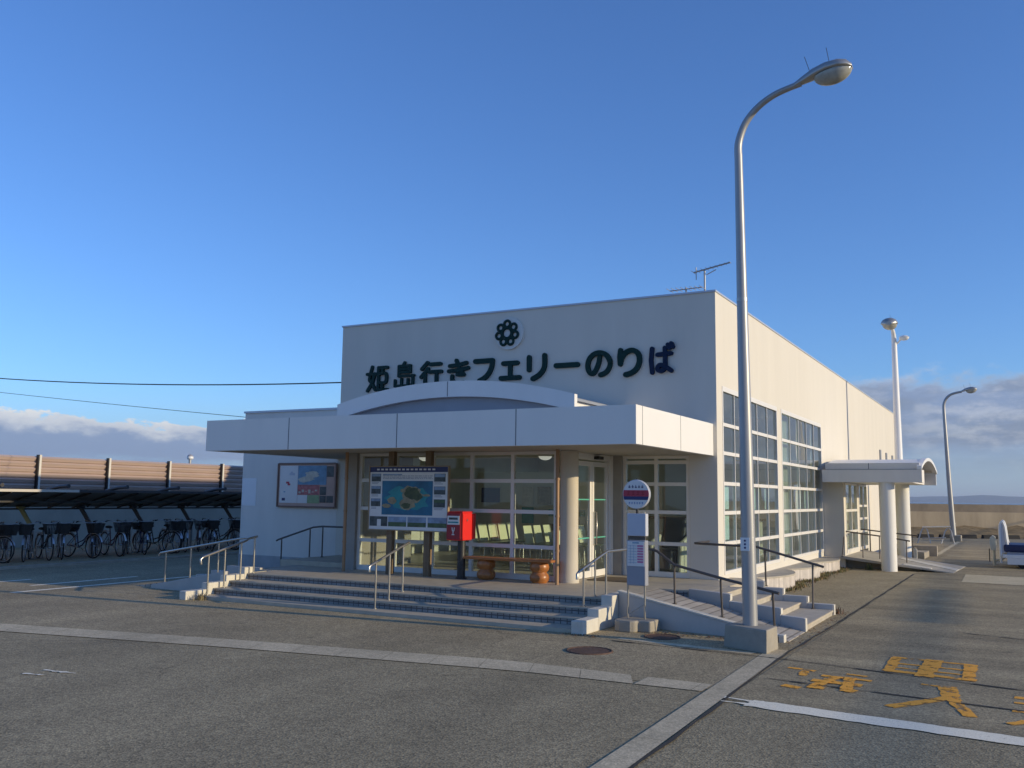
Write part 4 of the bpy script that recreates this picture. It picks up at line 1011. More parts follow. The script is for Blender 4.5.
# far lamp beyond the fence on the left
L4 = thing('street_lamp', (-33, 29.65, 0), 'far lamp behind the barrier fence, only its white head showing', 'street lamp')
w = MB(); w.tube([(-33, 29.65, 0), (-33, 29.65, 3.4)], .06, 10); w.build('pole', M_galv, L4)
w = MB(); w.lathe([(.04, 3.35), (.12, 3.38), (.15, 3.44), (.13, 3.50)], (-33, 29.65, 0), 16); w.build('lamp_head', M_white, L4)
w = MB(); w.lathe([(.135, 3.50), (.10, 3.57), (.02, 3.60)], (-33, 29.65, 0), 16); w.build('cap', M_midgrey, L4)

# ------------------------------------------------------------------ bus stop
BS = thing('bus_stop', (-5.0, 12.86, 0), 'bus stop sign with round red and blue banded disc and timetable panel', 'bus stop')
w = MB(); w.prism([(-5.25, 12.66), (-5.22, 12.60), (-5.14, 12.56), (-4.98, 12.56), (-4.92, 12.60), (-4.90, 12.68), (-4.72, 12.68), (-4.70, 12.74), (-4.70, 13.04), (-4.74, 13.08), (-5.18, 13.08), (-5.25, 13.02)], lambda p: (p[0], p[1], 0), lambda p: (p[0], p[1], .165)); w.build('base', M_conc, BS, bevel=.02)
for xx in (-5.125, -4.865):
    w = MB(); w.tube([(xx, 12.86, .14), (xx, 12.86, 1.70)], .014, 10); w.build('post', M_steel, BS)
w = MB(); w.tube([(-5.125, 12.86, .22), (-4.865, 12.86, .38)], .008, 6); w.build('brace', M_steel, BS)
w = MB(); w.box(-5.11, -4.82, 12.79, 12.90, 1.35, 1.675); w.build('blank_panel', M_palegrey, BS, bevel=.01)
w = MB(); w.box(-5.10, -4.85, 12.84, 12.88, 1.295, 1.345); w.build('bracket', M_raildark, BS)
w = MB(); w.box(-5.115, -4.825, 12.78, 12.91, .64, 1.29); tp = w.build('timetable_panel', M_midgrey, BS, bevel=.012)
w = MB(); w.m = 0; w.box(-5.10, -4.84, 12.772, 12.777, .92, 1.275); w.m = 1
for i in range(7): z = 1.21 - .04 * i; w.box(-5.085, -4.955, 12.769, 12.7715, z - .002, z + .002)
for xx in (-5.05, -5.0): w.box(xx - .0015, xx + .0015, 12.767, 12.7685, .955, 1.22)
w.m = 2
for i in range(7): z = 1.21 - .038 * i; w.box(-4.945, -4.855, 12.769, 12.7715, z - .012, z + .012)
w.m = 1; w.box(-5.02, -4.92, 12.769, 12.7715, 1.245, 1.262)
w.build('timetable', [M_boardwhite, M_mapblue, M_pink], tp)
def disc(cx, cz, r, y0, y1, n=40): 
    return [(cx + r * math.cos(2 * math.pi * k / n), cz + r * math.sin(2 * math.pi * k / n)) for k in range(n)]
w = MB(); w.prism(disc(-4.975, 1.955, .205, 0, 0), lambda p: (p[0], 12.80, p[1]), lambda p: (p[0], 12.86, p[1])); dsc = w.build('disc', M_boardwhite, BS)
def chord(cx, cz, r, za, zb, n=10):
    pts = []
    for i in range(n + 1): z = za + (zb - za) * i / n; pts.append((cx + math.sqrt(r * r - (z - cz) ** 2), z))
    for i in range(n + 1): z = zb + (za - zb) * i / n; pts.append((cx - math.sqrt(r * r - (z - cz) ** 2), z))
    return pts
w = MB(); w.m = 0; w.prism(chord(-4.975, 1.955, .198, 1.925, 2.015), lambda p: (p[0], 12.796, p[1]), lambda p: (p[0], 12.799, p[1]))
w.m = 1; w.prism(chord(-4.975, 1.955, .198, 1.875, 1.9245), lambda p: (p[0], 12.796, p[1]), lambda p: (p[0], 12.799, p[1]))
w.m = 1
for i, (hh) in enumerate((.030, .022, .034, .024, .03)):   # the small unreadable line of characters above and below the bands
    xc = -5.075 + .05 * i; w.box(xc - .016, xc + .016, 12.797, 12.7995, 2.075 - hh / 2, 2.075 - hh / 2 + .008); w.box(xc - .004, xc + .004, 12.7955, 12.7965, 2.05, 2.09); w.box(xc - .014, xc + .014, 12.797, 12.7995, 2.048, 2.056)
w.m = 2
for i in range(6): xc = -5.075 + .04 * i; w.box(xc - .012, xc + .012, 12.797, 12.7995, 1.825, 1.832); w.box(xc - .003, xc + .003, 12.7955, 12.7965, 1.81, 1.845)
w.m = 3
for i in range(4): xc = -5.09 + .075 * i; w.box(xc - .022, xc + .022, 12.793, 12.7955, 1.985, 1.993); w.box(xc - .022, xc + .022, 12.793, 12.7955, 1.95, 1.958); w.box(xc - .004, xc + .004, 12.792, 12.7925, 1.94, 2.002)
w.build('disc_bands', [M_redink, M_navy, M_blueink, M_reddark], dsc)
w = MB(); rg = [(-4.975 + .205 * math.cos(t * math.pi / 20), 12.83, 1.955 + .205 * math.sin(t * math.pi / 20)) for t in range(40)]; w.tube(rg, .012, 6, closed=True); w.build('disc_rim', M_palegrey, dsc)
w = MB(); w.tube([(-4.975, 12.85, 1.67), (-4.975, 12.85, 1.76)], .02, 8); w.tube([(-4.975, 12.85, 2.15), (-4.975, 12.85, 2.19)], .01, 6); w.build('disc_stem', M_black, BS)

# ------------------------------------------------------------------ post box
PB = thing('post_box', (-9.2, 14.74, FZ), 'bright red post box on a black post beside the island map board', 'post box')
w = MB(); w.box(-9.37, -9.06, 14.52, 14.93, 1.08, 1.585); pbx = w.build('box_body', M_red, PB, bevel=.018)
w = MB(); w.box(-9.365, -9.065, 14.56, 14.97, 1.586, 1.61); w.build('lid', M_red, PB, bevel=.008)
w = MB(); w.box(-9.085, -9.045, 14.935, 15.03, 1.10, 1.57); w.build('rear_door', M_red, PB, bevel=.006)
w = MB(); w.m = 0; w.box(-9.36, -9.07, 14.512, 14.519, 1.10, 1.57); w.m = 1; w.box(-9.345, -9.085, 14.506, 14.511, 1.37, 1.53); w.m = 2; w.box(-9.31, -9.12, 14.503, 14.5055, 1.46, 1.50); w.m = 3; w.box(-9.33, -9.10, 14.503, 14.5055, 1.40, 1.425)
fp = w.build('front_plate', [M_reddark, M_boardwhite, M_photo1, M_teal], PB)
w = MB(); yf = 14.508
def cap(p0, p1, sw, yy):
    a = Vector(p0); b = Vector(p1); ang = math.atan2(b.y - a.y, b.x - a.x); poly = []
    for k in range(7): t = ang + math.pi / 2 + math.pi * k / 6; poly.append((a.x + sw / 2 * math.cos(t), a.y + sw / 2 * math.sin(t)))
    for k in range(7): t = ang - math.pi / 2 + math.pi * k / 6; poly.append((b.x + sw / 2 * math.cos(t), b.y + sw / 2 * math.sin(t)))
    w.prism(poly, lambda p: (p[0], yy, p[1]), lambda p: (p[0], 14.5115, p[1]))
for i, (a, b) in enumerate((((-9.255, 1.335), (-9.245, 1.27)), ((-9.245, 1.27), (-9.215, 1.245)), ((-9.215, 1.245), (-9.185, 1.27)), ((-9.185, 1.27), (-9.175, 1.335)), ((-9.215, 1.245), (-9.215, 1.195)), ((-9.25, 1.165), (-9.18, 1.165)))): cap(((a[0] + 9.215) * .62 - 9.215, (a[1] - 1.25) * .72 + 1.25), ((b[0] + 9.215) * .62 - 9.215, (b[1] - 1.25) * .72 + 1.25), .018, yf - .0008 * i)
w.build('mark', M_boardwhite, fp)
w = MB(); w.tube([(-9.055, 14.74, 1.45), (-9.05, 14.74, 1.45)], .02, 12); w.build('lock', M_steel, PB)
w = MB(); w.tube([(-9.17, 14.74, FZ), (-9.17, 14.74, 1.085)], .075, 18); w.lathe([(.11, FZ), (.11, FZ + .02)], (-9.17, 14.74, 0), 18); w.build('post', M_black, PB)

# ------------------------------------------------------------------ bench
BN = thing('wooden_bench', (-8.2, 14.9, FZ), 'varnished wooden bench on two bulbous turned legs beside the round column', 'bench')
w = MB(); w.box(-9.12, -7.33, 14.70, 15.06, .745, .79); w.build('seat', M_wood, BN, bevel=.012)
for xx in (-8.72, -7.62):
    w = MB(); w.lathe([(.13, FZ), (.165, FZ + .04), (.175, FZ + .09), (.165, FZ + .14), (.128, FZ + .18), (.128, FZ + .19), (.165, FZ + .225), (.175, FZ + .275), (.165, FZ + .325), (.14, FZ + .364)], (xx, 14.89, 0), 28); w.build('leg', M_wood, BN)

# ------------------------------------------------------------------ island map board on two wooden posts
IB = thing('map_board', (-10.33, 14.68, FZ), 'large island map board with blue sea photo, hung on two wooden posts', 'notice board')
bx0, bx1, bz0, bz1, by = -11.26, -9.44, 1.235, 2.44, 14.64
for xx in (-10.80, -9.93):
    w = MB(); w.box(xx - .065, xx + .065, 14.70, 14.80, FZ, cz0 + .011); w.build('post', M_woodpost, IB)
w = MB(); w.box(bx0, bx1, by + .01, by + .055, bz0, bz1); w.build('panel', M_boardwhite, IB)
w = MB(); f = .018
w.box(bx0 - f, bx0, by - .005, by + .058, bz0 - f, bz1 + f); w.box(bx1, bx1 + f, by - .005, by + .058, bz0 - f, bz1 + f); w.box(bx0, bx1, by - .005, by + .058, bz1, bz1 + f); w.box(bx0, bx1, by - .005, by + .058, bz0 - f, bz0); w.build('frame', mat('pale_wood_frame', (0.34, 0.25, 0.15), 0.6, var=0.2), IB)
W_, H_ = bx1 - bx0, bz1 - bz0
def U(u): return bx0 + u * W_
def V(v): return bz0 + v * H_
w = MB()
def pic(m, u0, u1, v0, v1, lay=0): w.m = m; w.box(U(u0), U(u1), by + .007 - .002 * lay, by + .0085 - .002 * lay, V(v0), V(v1))
pic(0, 0, 1, .915, .998)                                  # title bar
for i in range(14): pic(1, .09 + .055 * i, .09 + .055 * i + .035, .945, .97, 1)
for vv in (.80, .60, .40): pic(2, .02, .145, vv - .035, vv + .09); pic(3, .025, .14, vv + .045, vv + .088, 1); pic(2, .83, .97, vv - .035, vv + .09); pic(4 if vv < .5 else 3, .835, .965, vv + .035, vv + .085, 1)
for i, u in enumerate((.01, .255, .505, .76)): pic((2, 3, 3, 3)[i], u, u + .235, .05, .205); pic((1, 4, 4, 4)[i], u + (.1 if i == 0 else .002), u + (.15 if i == 0 else .233), .052, .12 if i else .16, 1)
pic(3, .17, .42, .865, .885); 
rt = random.Random(5)
for i in range(3):
    u = .17
    while u < .80: du = rt.uniform(.012, .05); pic(5, u, min(u + du, .81), .850 - .022 * i, .860 - .022 * i); u += du + .008
for vv in (.80, .60, .40):
    for q in (0, 1): pic(5, .025, rt.uniform(.09, .135), vv - .055 - .02 * q, vv - .046 - .02 * q); pic(5, .835, rt.uniform(.90, .95), vv - .055 - .02 * q, vv - .046 - .02 * q)
w.build('print', [M_navy, M_boardwhite, M_photo1, M_photo3, M_photo2, M_midgrey], IB)
w = MB(); w.m = 0; w.box(U(.165), U(.815), by + .0065, by + .0085, V(.235), V(.775))
def blob(cx, cz, rx, rz, seed, m, lay, n=22):
    rnd = random.Random(seed); w.m = m
    pts = [(U(cx + rx * (1 + .35 * (rnd.random() - .5)) * math.cos(2 * math.pi * k / n)), V(cz + rz * (1 + .35 * (rnd.random() - .5)) * math.sin(2 * math.pi * k / n))) for k in range(n)]
    w.prism(pts, lambda p: (p[0], by + .0055 - .0012 * lay, p[1]), lambda p: (p[0], by + .0062 - .0012 * lay, p[1]))
blob(.50, .50, .27, .20, 1, 1, 0); blob(.55, .56, .125, .135, 2, 3, 1); blob(.50, .41, .10, .085, 3, 3, 2); blob(.56, .58, .095, .10, 4, 2, 3); blob(.62, .53, .07, .06, 9, 2, 4)
blob(.48, .385, .055, .045, 5, 2, 5); blob(.30, .46, .055, .055, 6, 3, 6); blob(.23, .375, .055, .035, 7, 3, 7); blob(.74, .55, .05, .018, 8, 3, 8); blob(.44, .62, .03, .03, 10, 3, 9); blob(.53, .46, .04, .03, 11, 3, 10)
w.build('sea_photo', [M_deepblue, M_teal, M_island, M_sand], IB)

# framed notice board on the left wall
NB = thing('notice_board', (-15.28, Y0, 1.57), 'framed tourist notice board with small map on the shaded left wall', 'notice board')
nx0, nx1, nz0, nz1 = -16.21, -14.36, 1.57, 2.64
w = MB(); w.box(nx0, nx1, Y0 - .05, Y0 - .009, nz0, nz1); w.build('backing', M_boardpink, NB, bevel=.02)
w = MB(); f = .032
w.box(nx0 - .01, nx0 + f, Y0 - .075, Y0 - .0512, nz0, nz1); w.box(nx1 - f, nx1 + .01, Y0 - .075, Y0 - .0512, nz0, nz1); w.box(nx0 + f, nx1 - f, Y0 - .075, Y0 - .0512, nz1 - f, nz1 + .01); w.box(nx0 + f, nx1 - f, Y0 - .075, Y0 - .0512, nz0 - .01, nz0 + f); w.build('frame', M_boardframe, NB, bevel=.006)
W_, H_ = nx1 - nx0 - .13, nz1 - nz0 - .16
bx0, bz0, by = nx0 + .07, nz0 + .10, Y0 - .062
w = MB()
pic(0, 0, .335, 0, 1); pic(1, .34, .86, .49, 1); pic(2, .34, .74, .22, .485); pic(0, .34, .52, 0, .215); pic(3, .525, .74, 0, .215); pic(4, .865, .99, .70, .98); pic(5, .865, .99, .50, .68); pic(4, .75, .86, .22, .44); pic(5, .87, .99, .22, .46); pic(4, .75, .86, .02, .2); pic(4, .87, .99, .02, .2)
pic(6, .12, .18, .52, .57, 1); pic(6, .15, .2, .47, .52, 2); pic(7, .05, .11, .06, .13, 1); pic(1, .08, .11, .28, .31, 1); pic(8, .18, .28, .74, .80, 1); pic(8, .2, .24, .8, .84, 2)
for i in range(6): pic(9, .36 + .06 * i, .40 + .06 * i, .26 + .03 * (i % 3), .31 + .05 * (i % 2), 1)
blob(.60, .76, .12, .10, 21, 9, 1); blob(.50, .64, .14, .06, 22, 9, 2); blob(.45, .60, .08, .05, 23, 9, 3)
w.build('print', [M_boardwhite, M_mapblue, M_mapred, M_mapgreen, M_photo1, M_boardpink, M_redink, M_navy, M_palegrey, M_mapland], NB)

# ------------------------------------------------------------------ things seen through the glass
def make_chair():
    T = thing('waiting_chair', (0, 0, 0), 'x', 'chair', 'waiting room chairs')
    w = MB(); w.box(-.21, .21, -.21, .21, .40, .435); w.build('seat', M_chairdark, T, bevel=.012)
    w = MB(); w.hexa([(-.25, -.20, .46), (-.25, .20, .46), (-.215, .20, .455), (-.215, -.20, .455), (-.34, -.19, .86), (-.34, .19, .86), (-.305, .19, .86), (-.305, -.19, .86)]); w.build('backrest', M_chair, T, bevel=.012)
    w = MB()
    for sx in (-.17, .17):
        w.tube([(sx, -.18, 0), (sx * .8, -.14, .40)], .012, 6); w.tube([(sx, .18, 0), (sx * .8, .14, .40)], .012, 6)
    w.build('leg', M_steel, T); return T
ch0 = make_chair()
rows = [(-11.15, [18.85, 19.33, 19.81, 20.29, 20.77]), (-9.72, [18.95, 19.45, 19.95]), (-8.95, [19.0, 19.6, 20.2])]
labs = ['pale green waiting chair behind the post box, in the row seen through the front glass', 'pale green waiting chair behind the glass above the bench seat', 'pale green waiting chair seen through the glass door beside the round column']
first = True
for (xx, yy), lab in zip(rows, labs):
    for v in yy:
        c = ch0 if first else copy_tree(ch0); first = False
        c.location = (xx, v, FZ); c.rotation_euler = (0, 0, R(random.uniform(-4, 4))); c['label'] = lab
        c['group'] = {0: 'chairs in the row behind the post box', 1: 'chairs behind the bench', 2: 'chairs behind the glass door'}[rows.index((xx, yy))]
MC = thing('massage_chair', (-6.55, 19.0, FZ), 'black massage armchair with pale arms behind the right front window', 'armchair')
w = MB(); w.hexa([(-6.80, 18.9, .85), (-6.3, 18.9, .85), (-6.3, 19.15, .85), (-6.8, 19.15, .85), (-6.85, 19.25, 1.5), (-6.35, 19.25, 1.5), (-6.35, 19.5, 1.5), (-6.85, 19.5, 1.5)]); w.build('backrest', M_leather, MC, bevel=.06)
w = MB(); w.box(-6.82, -6.3, 18.45, 19.1, .55, .84); w.build('seat', M_leather, MC, bevel=.05)
w = MB(); w.hexa([(-6.78, 18.2, .44), (-6.34, 18.2, .44), (-6.34, 18.4, .44), (-6.78, 18.4, .44), (-6.78, 18.3, .86), (-6.34, 18.3, .86), (-6.34, 18.44, .86), (-6.78, 18.44, .86)]); w.build('footrest', M_leather, MC, bevel=.04)
for xx in (-6.92, -6.28):
    w = MB(); w.hexa([(xx, 18.4, FZ), (xx + .1, 18.4, FZ), (xx + .1, 19.2, FZ), (xx, 19.2, FZ), (xx, 18.5, 1.0), (xx + .1, 18.5, 1.0), (xx + .1, 19.35, 1.22), (xx, 19.35, 1.22)]); w.build('armrest', M_cream, MC, bevel=.04)
def sheet(name, lab, x, y, z0, wd, ht, m, axis='Y', grp=None):
    w = MB()
    if axis == 'Y': w.box(x, x + wd, y, y + .012, z0, z0 + ht)
    else: w.box(x, x + .012, y, y + wd, z0, z0 + ht)
    return tag(w.build(name, m, origin=(x, y, z0)), lab, 'poster', grp)
sheet('wall_poster', 'dark purple poster on the inner wall behind the front glass, above the post box', -13.95, 23.47, 1.72, .62, .42, M_navy)
sheet('wall_poster', 'pale poster with grey print on the inner wall, upper left behind the bench', -12.6, 23.47, 1.68, .38, .5, M_mapland)
sheet('wall_poster', 'colourful poster on the inner wall, right of the pale printed one', -12.1, 23.47, 1.68, .42, .5, M_sand)
sheet('wall_poster', 'teal poster on the inner wall just above the pale chairs behind the bench', -12.6, 23.47, 1.15, .38, .45, M_teal)
CT = thing('ticket_counter', (-8.2, 25.8, FZ), 'pale ticket counter with brown top at the back of the waiting room', 'counter')
w = MB(); w.box(-9.6, -6.4, 25.6, 26.1, FZ, 1.32); w.build('front', M_cream, CT); w = MB(); w.box(-9.7, -6.3, 25.5, 26.2, 1.321, 1.38); w.build('top', M_woodpost, CT)
RK = thing('brochure_rack', (-11.0, 23.2, FZ), 'brochure rack with bright leaflets by the inner wall behind the bench', 'rack')
w = MB(); w.box(-11.7, -10.5, 23.15, 23.4, FZ, .95); w.box(-11.7, -10.5, 23.34, 23.42, .951, 1.6); w.build('stand', M_cream, RK)
w = MB()
for i in range(6):
    for j in range(3): w.m = (i * 2 + j * 3) % 5; w.box(-11.66 + .19 * i, -11.50 + .19 * i, 23.30, 23.335, .98 + .2 * j, 1.15 + .2 * j)
w.build('leaflets', [M_sand, M_teal, M_redink, M_boardwhite, M_mapgreen], RK)
# sheets and blind behind the side windows
for i, (yy, wd, z0, ht) in enumerate(((17.98, .60, 1.70, .46), (17.98, .60, 1.10, .49), (19.68, .36, 1.68, .50), (20.60, .44, 1.68, .50), (21.56, .42, 1.68, .50), (24.98, .5, 1.68, .48), (25.98, .55, 1.68, .48))):
    sheet('window_sheet', ['pale blue sheet in the first side window, upper of the two beside the corner', 'pale blue sheet in the first side window, lower of the two beside the corner', 'pale blue sheet in the first side window just right of the lamp pole',
                           'pale blue sheet in the first side window, fourth column of panes', 'pale blue sheet in the first side window, last column of panes', 'pale blue sheet in the second side window, middle column of panes', 'pale blue sheet in the second side window, fourth column of panes'][i],
          XR - .125, yy, z0, wd, ht, M_sheet, 'X', 'sheets behind the side windows')
w = MB(); n = 40; pts = [(XR - .30 + .025 * math.sin(i * 1.9), 22.95 + 1.95 * i / n) for i in range(n + 1)]
vs = [(x, yy, .52) for x, yy in pts] + [(x, yy, 4.05) for x, yy in pts]; w.add(vs, [(i, i + 1, n + 2 + i, n + 1 + i) for i in range(n)], True)
tag(w.build('window_blind', M_curtain, origin=(XR - .3, 23.9, .52)), 'grey green blind drawn across the left part of the second side window', 'blind')

# ------------------------------------------------------------------ roof aerials
AN = thing('tv_aerial', (-6.71, 22, 5.75), 'television aerial on a mast above the building corner', 'aerial')
w = MB(); w.tube([(-6.71, 22, 5.74), (-6.71, 22, 7.56)], .025, 8); w.build('mast', M_galv, AN)
w = MB(); w.tube([(-6.98, 21.97, 7.53), (-6.08, 22.05, 7.71)], .02, 8); w.tube([(-6.66, 22, 7.45), (-6.42, 22.02, 7.56)], .012, 6)
for i in range(9):
    t = i / 8; x = -6.98 + .9 * t; z = 7.53 + .18 * t; hw = .20 - .10 * t; w.tube([(x, 21.97 + .08 * t - hw, z), (x, 21.97 + .08 * t + hw, z)], .007, 5)
w.tube([(-6.92, 21.98, 7.34), (-6.92, 21.98, 7.66)], .012, 6); w.build('elements', M_galv, AN)
A2 = thing('tv_aerial', (-6.8, 20.8, 5.75), 'flat comb aerial just showing over the roof edge beside the masted one', 'aerial')
w = MB(); w.tube([(-6.8, 20.8, 5.74), (-6.8, 20.8, 6.88)], .02, 8); w.build('mast', M_galv, A2)
w = MB(); w.tube([(-7.2, 20.8, 6.84), (-6.4, 20.8, 6.86)], .014, 6)
for i in range(8): x = -7.2 + .8 * i / 7; w.tube([(x, 20.55, 6.845), (x, 21.05, 6.855)], .008, 5)
w.build('elements', M_midgrey, A2)

# ------------------------------------------------------------------ overhead cables and their pole out on the left
UP = thing('utility_pole', (-45, 17, 0), 'concrete utility pole carrying the overhead cables left of the bicycle shelter', 'utility pole')
w = MB(); w.tube([(-45, 17, 0), (-45, 17, 9.2)], [.17, .12], 14); w.build('pole', M_conc, UP)
w = MB(); w.box(-45.05, -44.95, 16.2, 20.2, 7.55, 7.65); w.build('crossarm', M_galv, UP)
def cable(name, lab, p, q, sag, r):
    n = 30; pts = []
    for i in range(n + 1): t = i / n; pts.append(Vector(p).lerp(Vector(q), t) - Vector((0, 0, 4 * sag * t * (1 - t))))
    w = MB(); w.tube(pts, r, 6); return tag(w.build(name, M_black, origin=p), lab, 'cable')
cable('overhead_cable', 'thick overhead cable sagging across the sky to the upper edge of the white building', (-45, 17.3, 7.66), (-14.38, 17.52, 4.60), .60, .017)
cable('overhead_cable', 'thin overhead wire descending to the roof of the low wing', (-45, 18.8, 6.90), (-17.44, 19.3, 3.86), .10, .009)
# ------------------------------------------------------------------ left side: barrier fence, wall, bicycle shelter, bicycles
w = MB(); w.box(-29.4, -29.12, 4, 60, 0, 1.55); tag(w.build('retaining_wall', M_retwall), 'grey concrete wall behind the bicycles under the slatted barrier', 'wall')
NF = thing('barrier_fence', (-29, 22.3, 1.55), 'tall slatted metal barrier with pale posts above the bicycle shelter', 'fence')
fy = [19.55 + 2.72 * k for k in range(-5, 9)]
w = MB(); ns = 8; hz = (3.04 - 1.58) / ns
for a, b in zip(fy, fy[1:]):
    for k in range(ns):
        z = 1.58 + hz * k; w.hexa([(-29.05, a + .07, z + .012), (-29.05, b - .07, z + .012), (-29.10, b - .07, z + .012), (-29.10, a + .07, z + .012), (-28.97, a + .07, z + hz * .62), (-28.97, b - .07, z + hz * .62), (-29.10, b - .07, z + hz * .97), (-29.10, a + .07, z + hz * .97)])
w.box(-29.125, -29.105, fy[0], fy[-1], 1.56, 3.03); w.build('slat_panel', M_fence, NF)
for v in fy:
    w = MB(); w.box(-29.02, -28.90, v - .045, v, 1.55, 3.08); w.m = 1; w.box(-28.96, -28.91, v + .0005, v + .085, 1.55, 3.08); w.build('post', [M_black, M_fencelight], NF)
BSH = thing('bicycle_shelter', (-24, 19, 0), 'low dark bicycle shelter with curved cantilever arms along the grey wall', 'shelter')
xf, xb, zf, zb = -23.2, -25.2, 1.87, 1.41
w = MB(); w.hexa([(xb, 4.5, zb), (xf, 4.5, zf), (xf, 30.5, zf), (xb, 30.5, zb), (xb, 4.5, zb + .012), (xf, 4.5, zf + .012), (xf, 30.5, zf + .012), (xb, 30.5, zb + .012)]); rf = w.build('roof', M_shelroof, BSH)
w = MB()
w.box(xf - .03, xf + .02, 4.5, 16.95, zf - .02, zf + .05); w.build('front_edge', M_sheledge_lit, BSH)  # sunlit stretch of the edge, its light painted in as a pale colour
w = MB(); w.box(xf - .03, xf + .02, 16.951, 30.5, zf - .02, zf + .05); w.build('front_edge', M_shelmet, BSH)
w = MB()
for i in range(33): y = 4.6 + .8 * i; w.bar((xb + .02, y, zb - .03), (xf - .05, y, zf - .03), .035, .04)
for f in (.02, .5): w.bar((xb + (xf - xb) * f, 4.5, zb + (zf - zb) * f - .06), (xb + (xf - xb) * f, 30.5, zb + (zf - zb) * f - .06), .04, .05)
w.build('purlin', M_shelmet, rf)
for k, v in enumerate((10.9, 12.8, 14.7, 16.62, 18.55, 20.45, 22.4, 24.35, 26.3, 28.25)):
    w = MB(); pts = [(-24.95, v, 1.44), (-24.9, v, 1.47), (-24.8, v, 1.54), (-24.65, v, 1.64), (-24.45, v, 1.76), (-24.1, v, 1.91), (-23.6, v, 2.0), (-23.22, v, 2.02)]
    w.tube(pts, [.05, .05, .05, .05, .05, .048, .045, .045], 10); w.tube([(-23.24, v, 2.02), (-23.19, v, 2.02)], .055, 12); w.build('arm', M_shelmet, BSH)
    w = MB(); w.tube([(-24.78, v + .06, 0), (-24.78, v + .06, .88)], .05, 10); w.build('post', M_galv, BSH)
    w = MB(); w.bar((-25.10, v - .14, 1.42), (-24.78, v + .06, .84), .08, .10); w.box(-25.12, -24.98, v - .25, v - .05, 1.37, 1.43); w.build('strut', M_shelbeam if k in (2, 3) and v < 17 else M_shelmet, BSH)
w = MB(); w.box(-21.5, -21.35, 4, 31, 0, .07); tag(w.build('kerb', M_conc), 'low concrete kerb edge in front of the bicycle row', 'kerb')

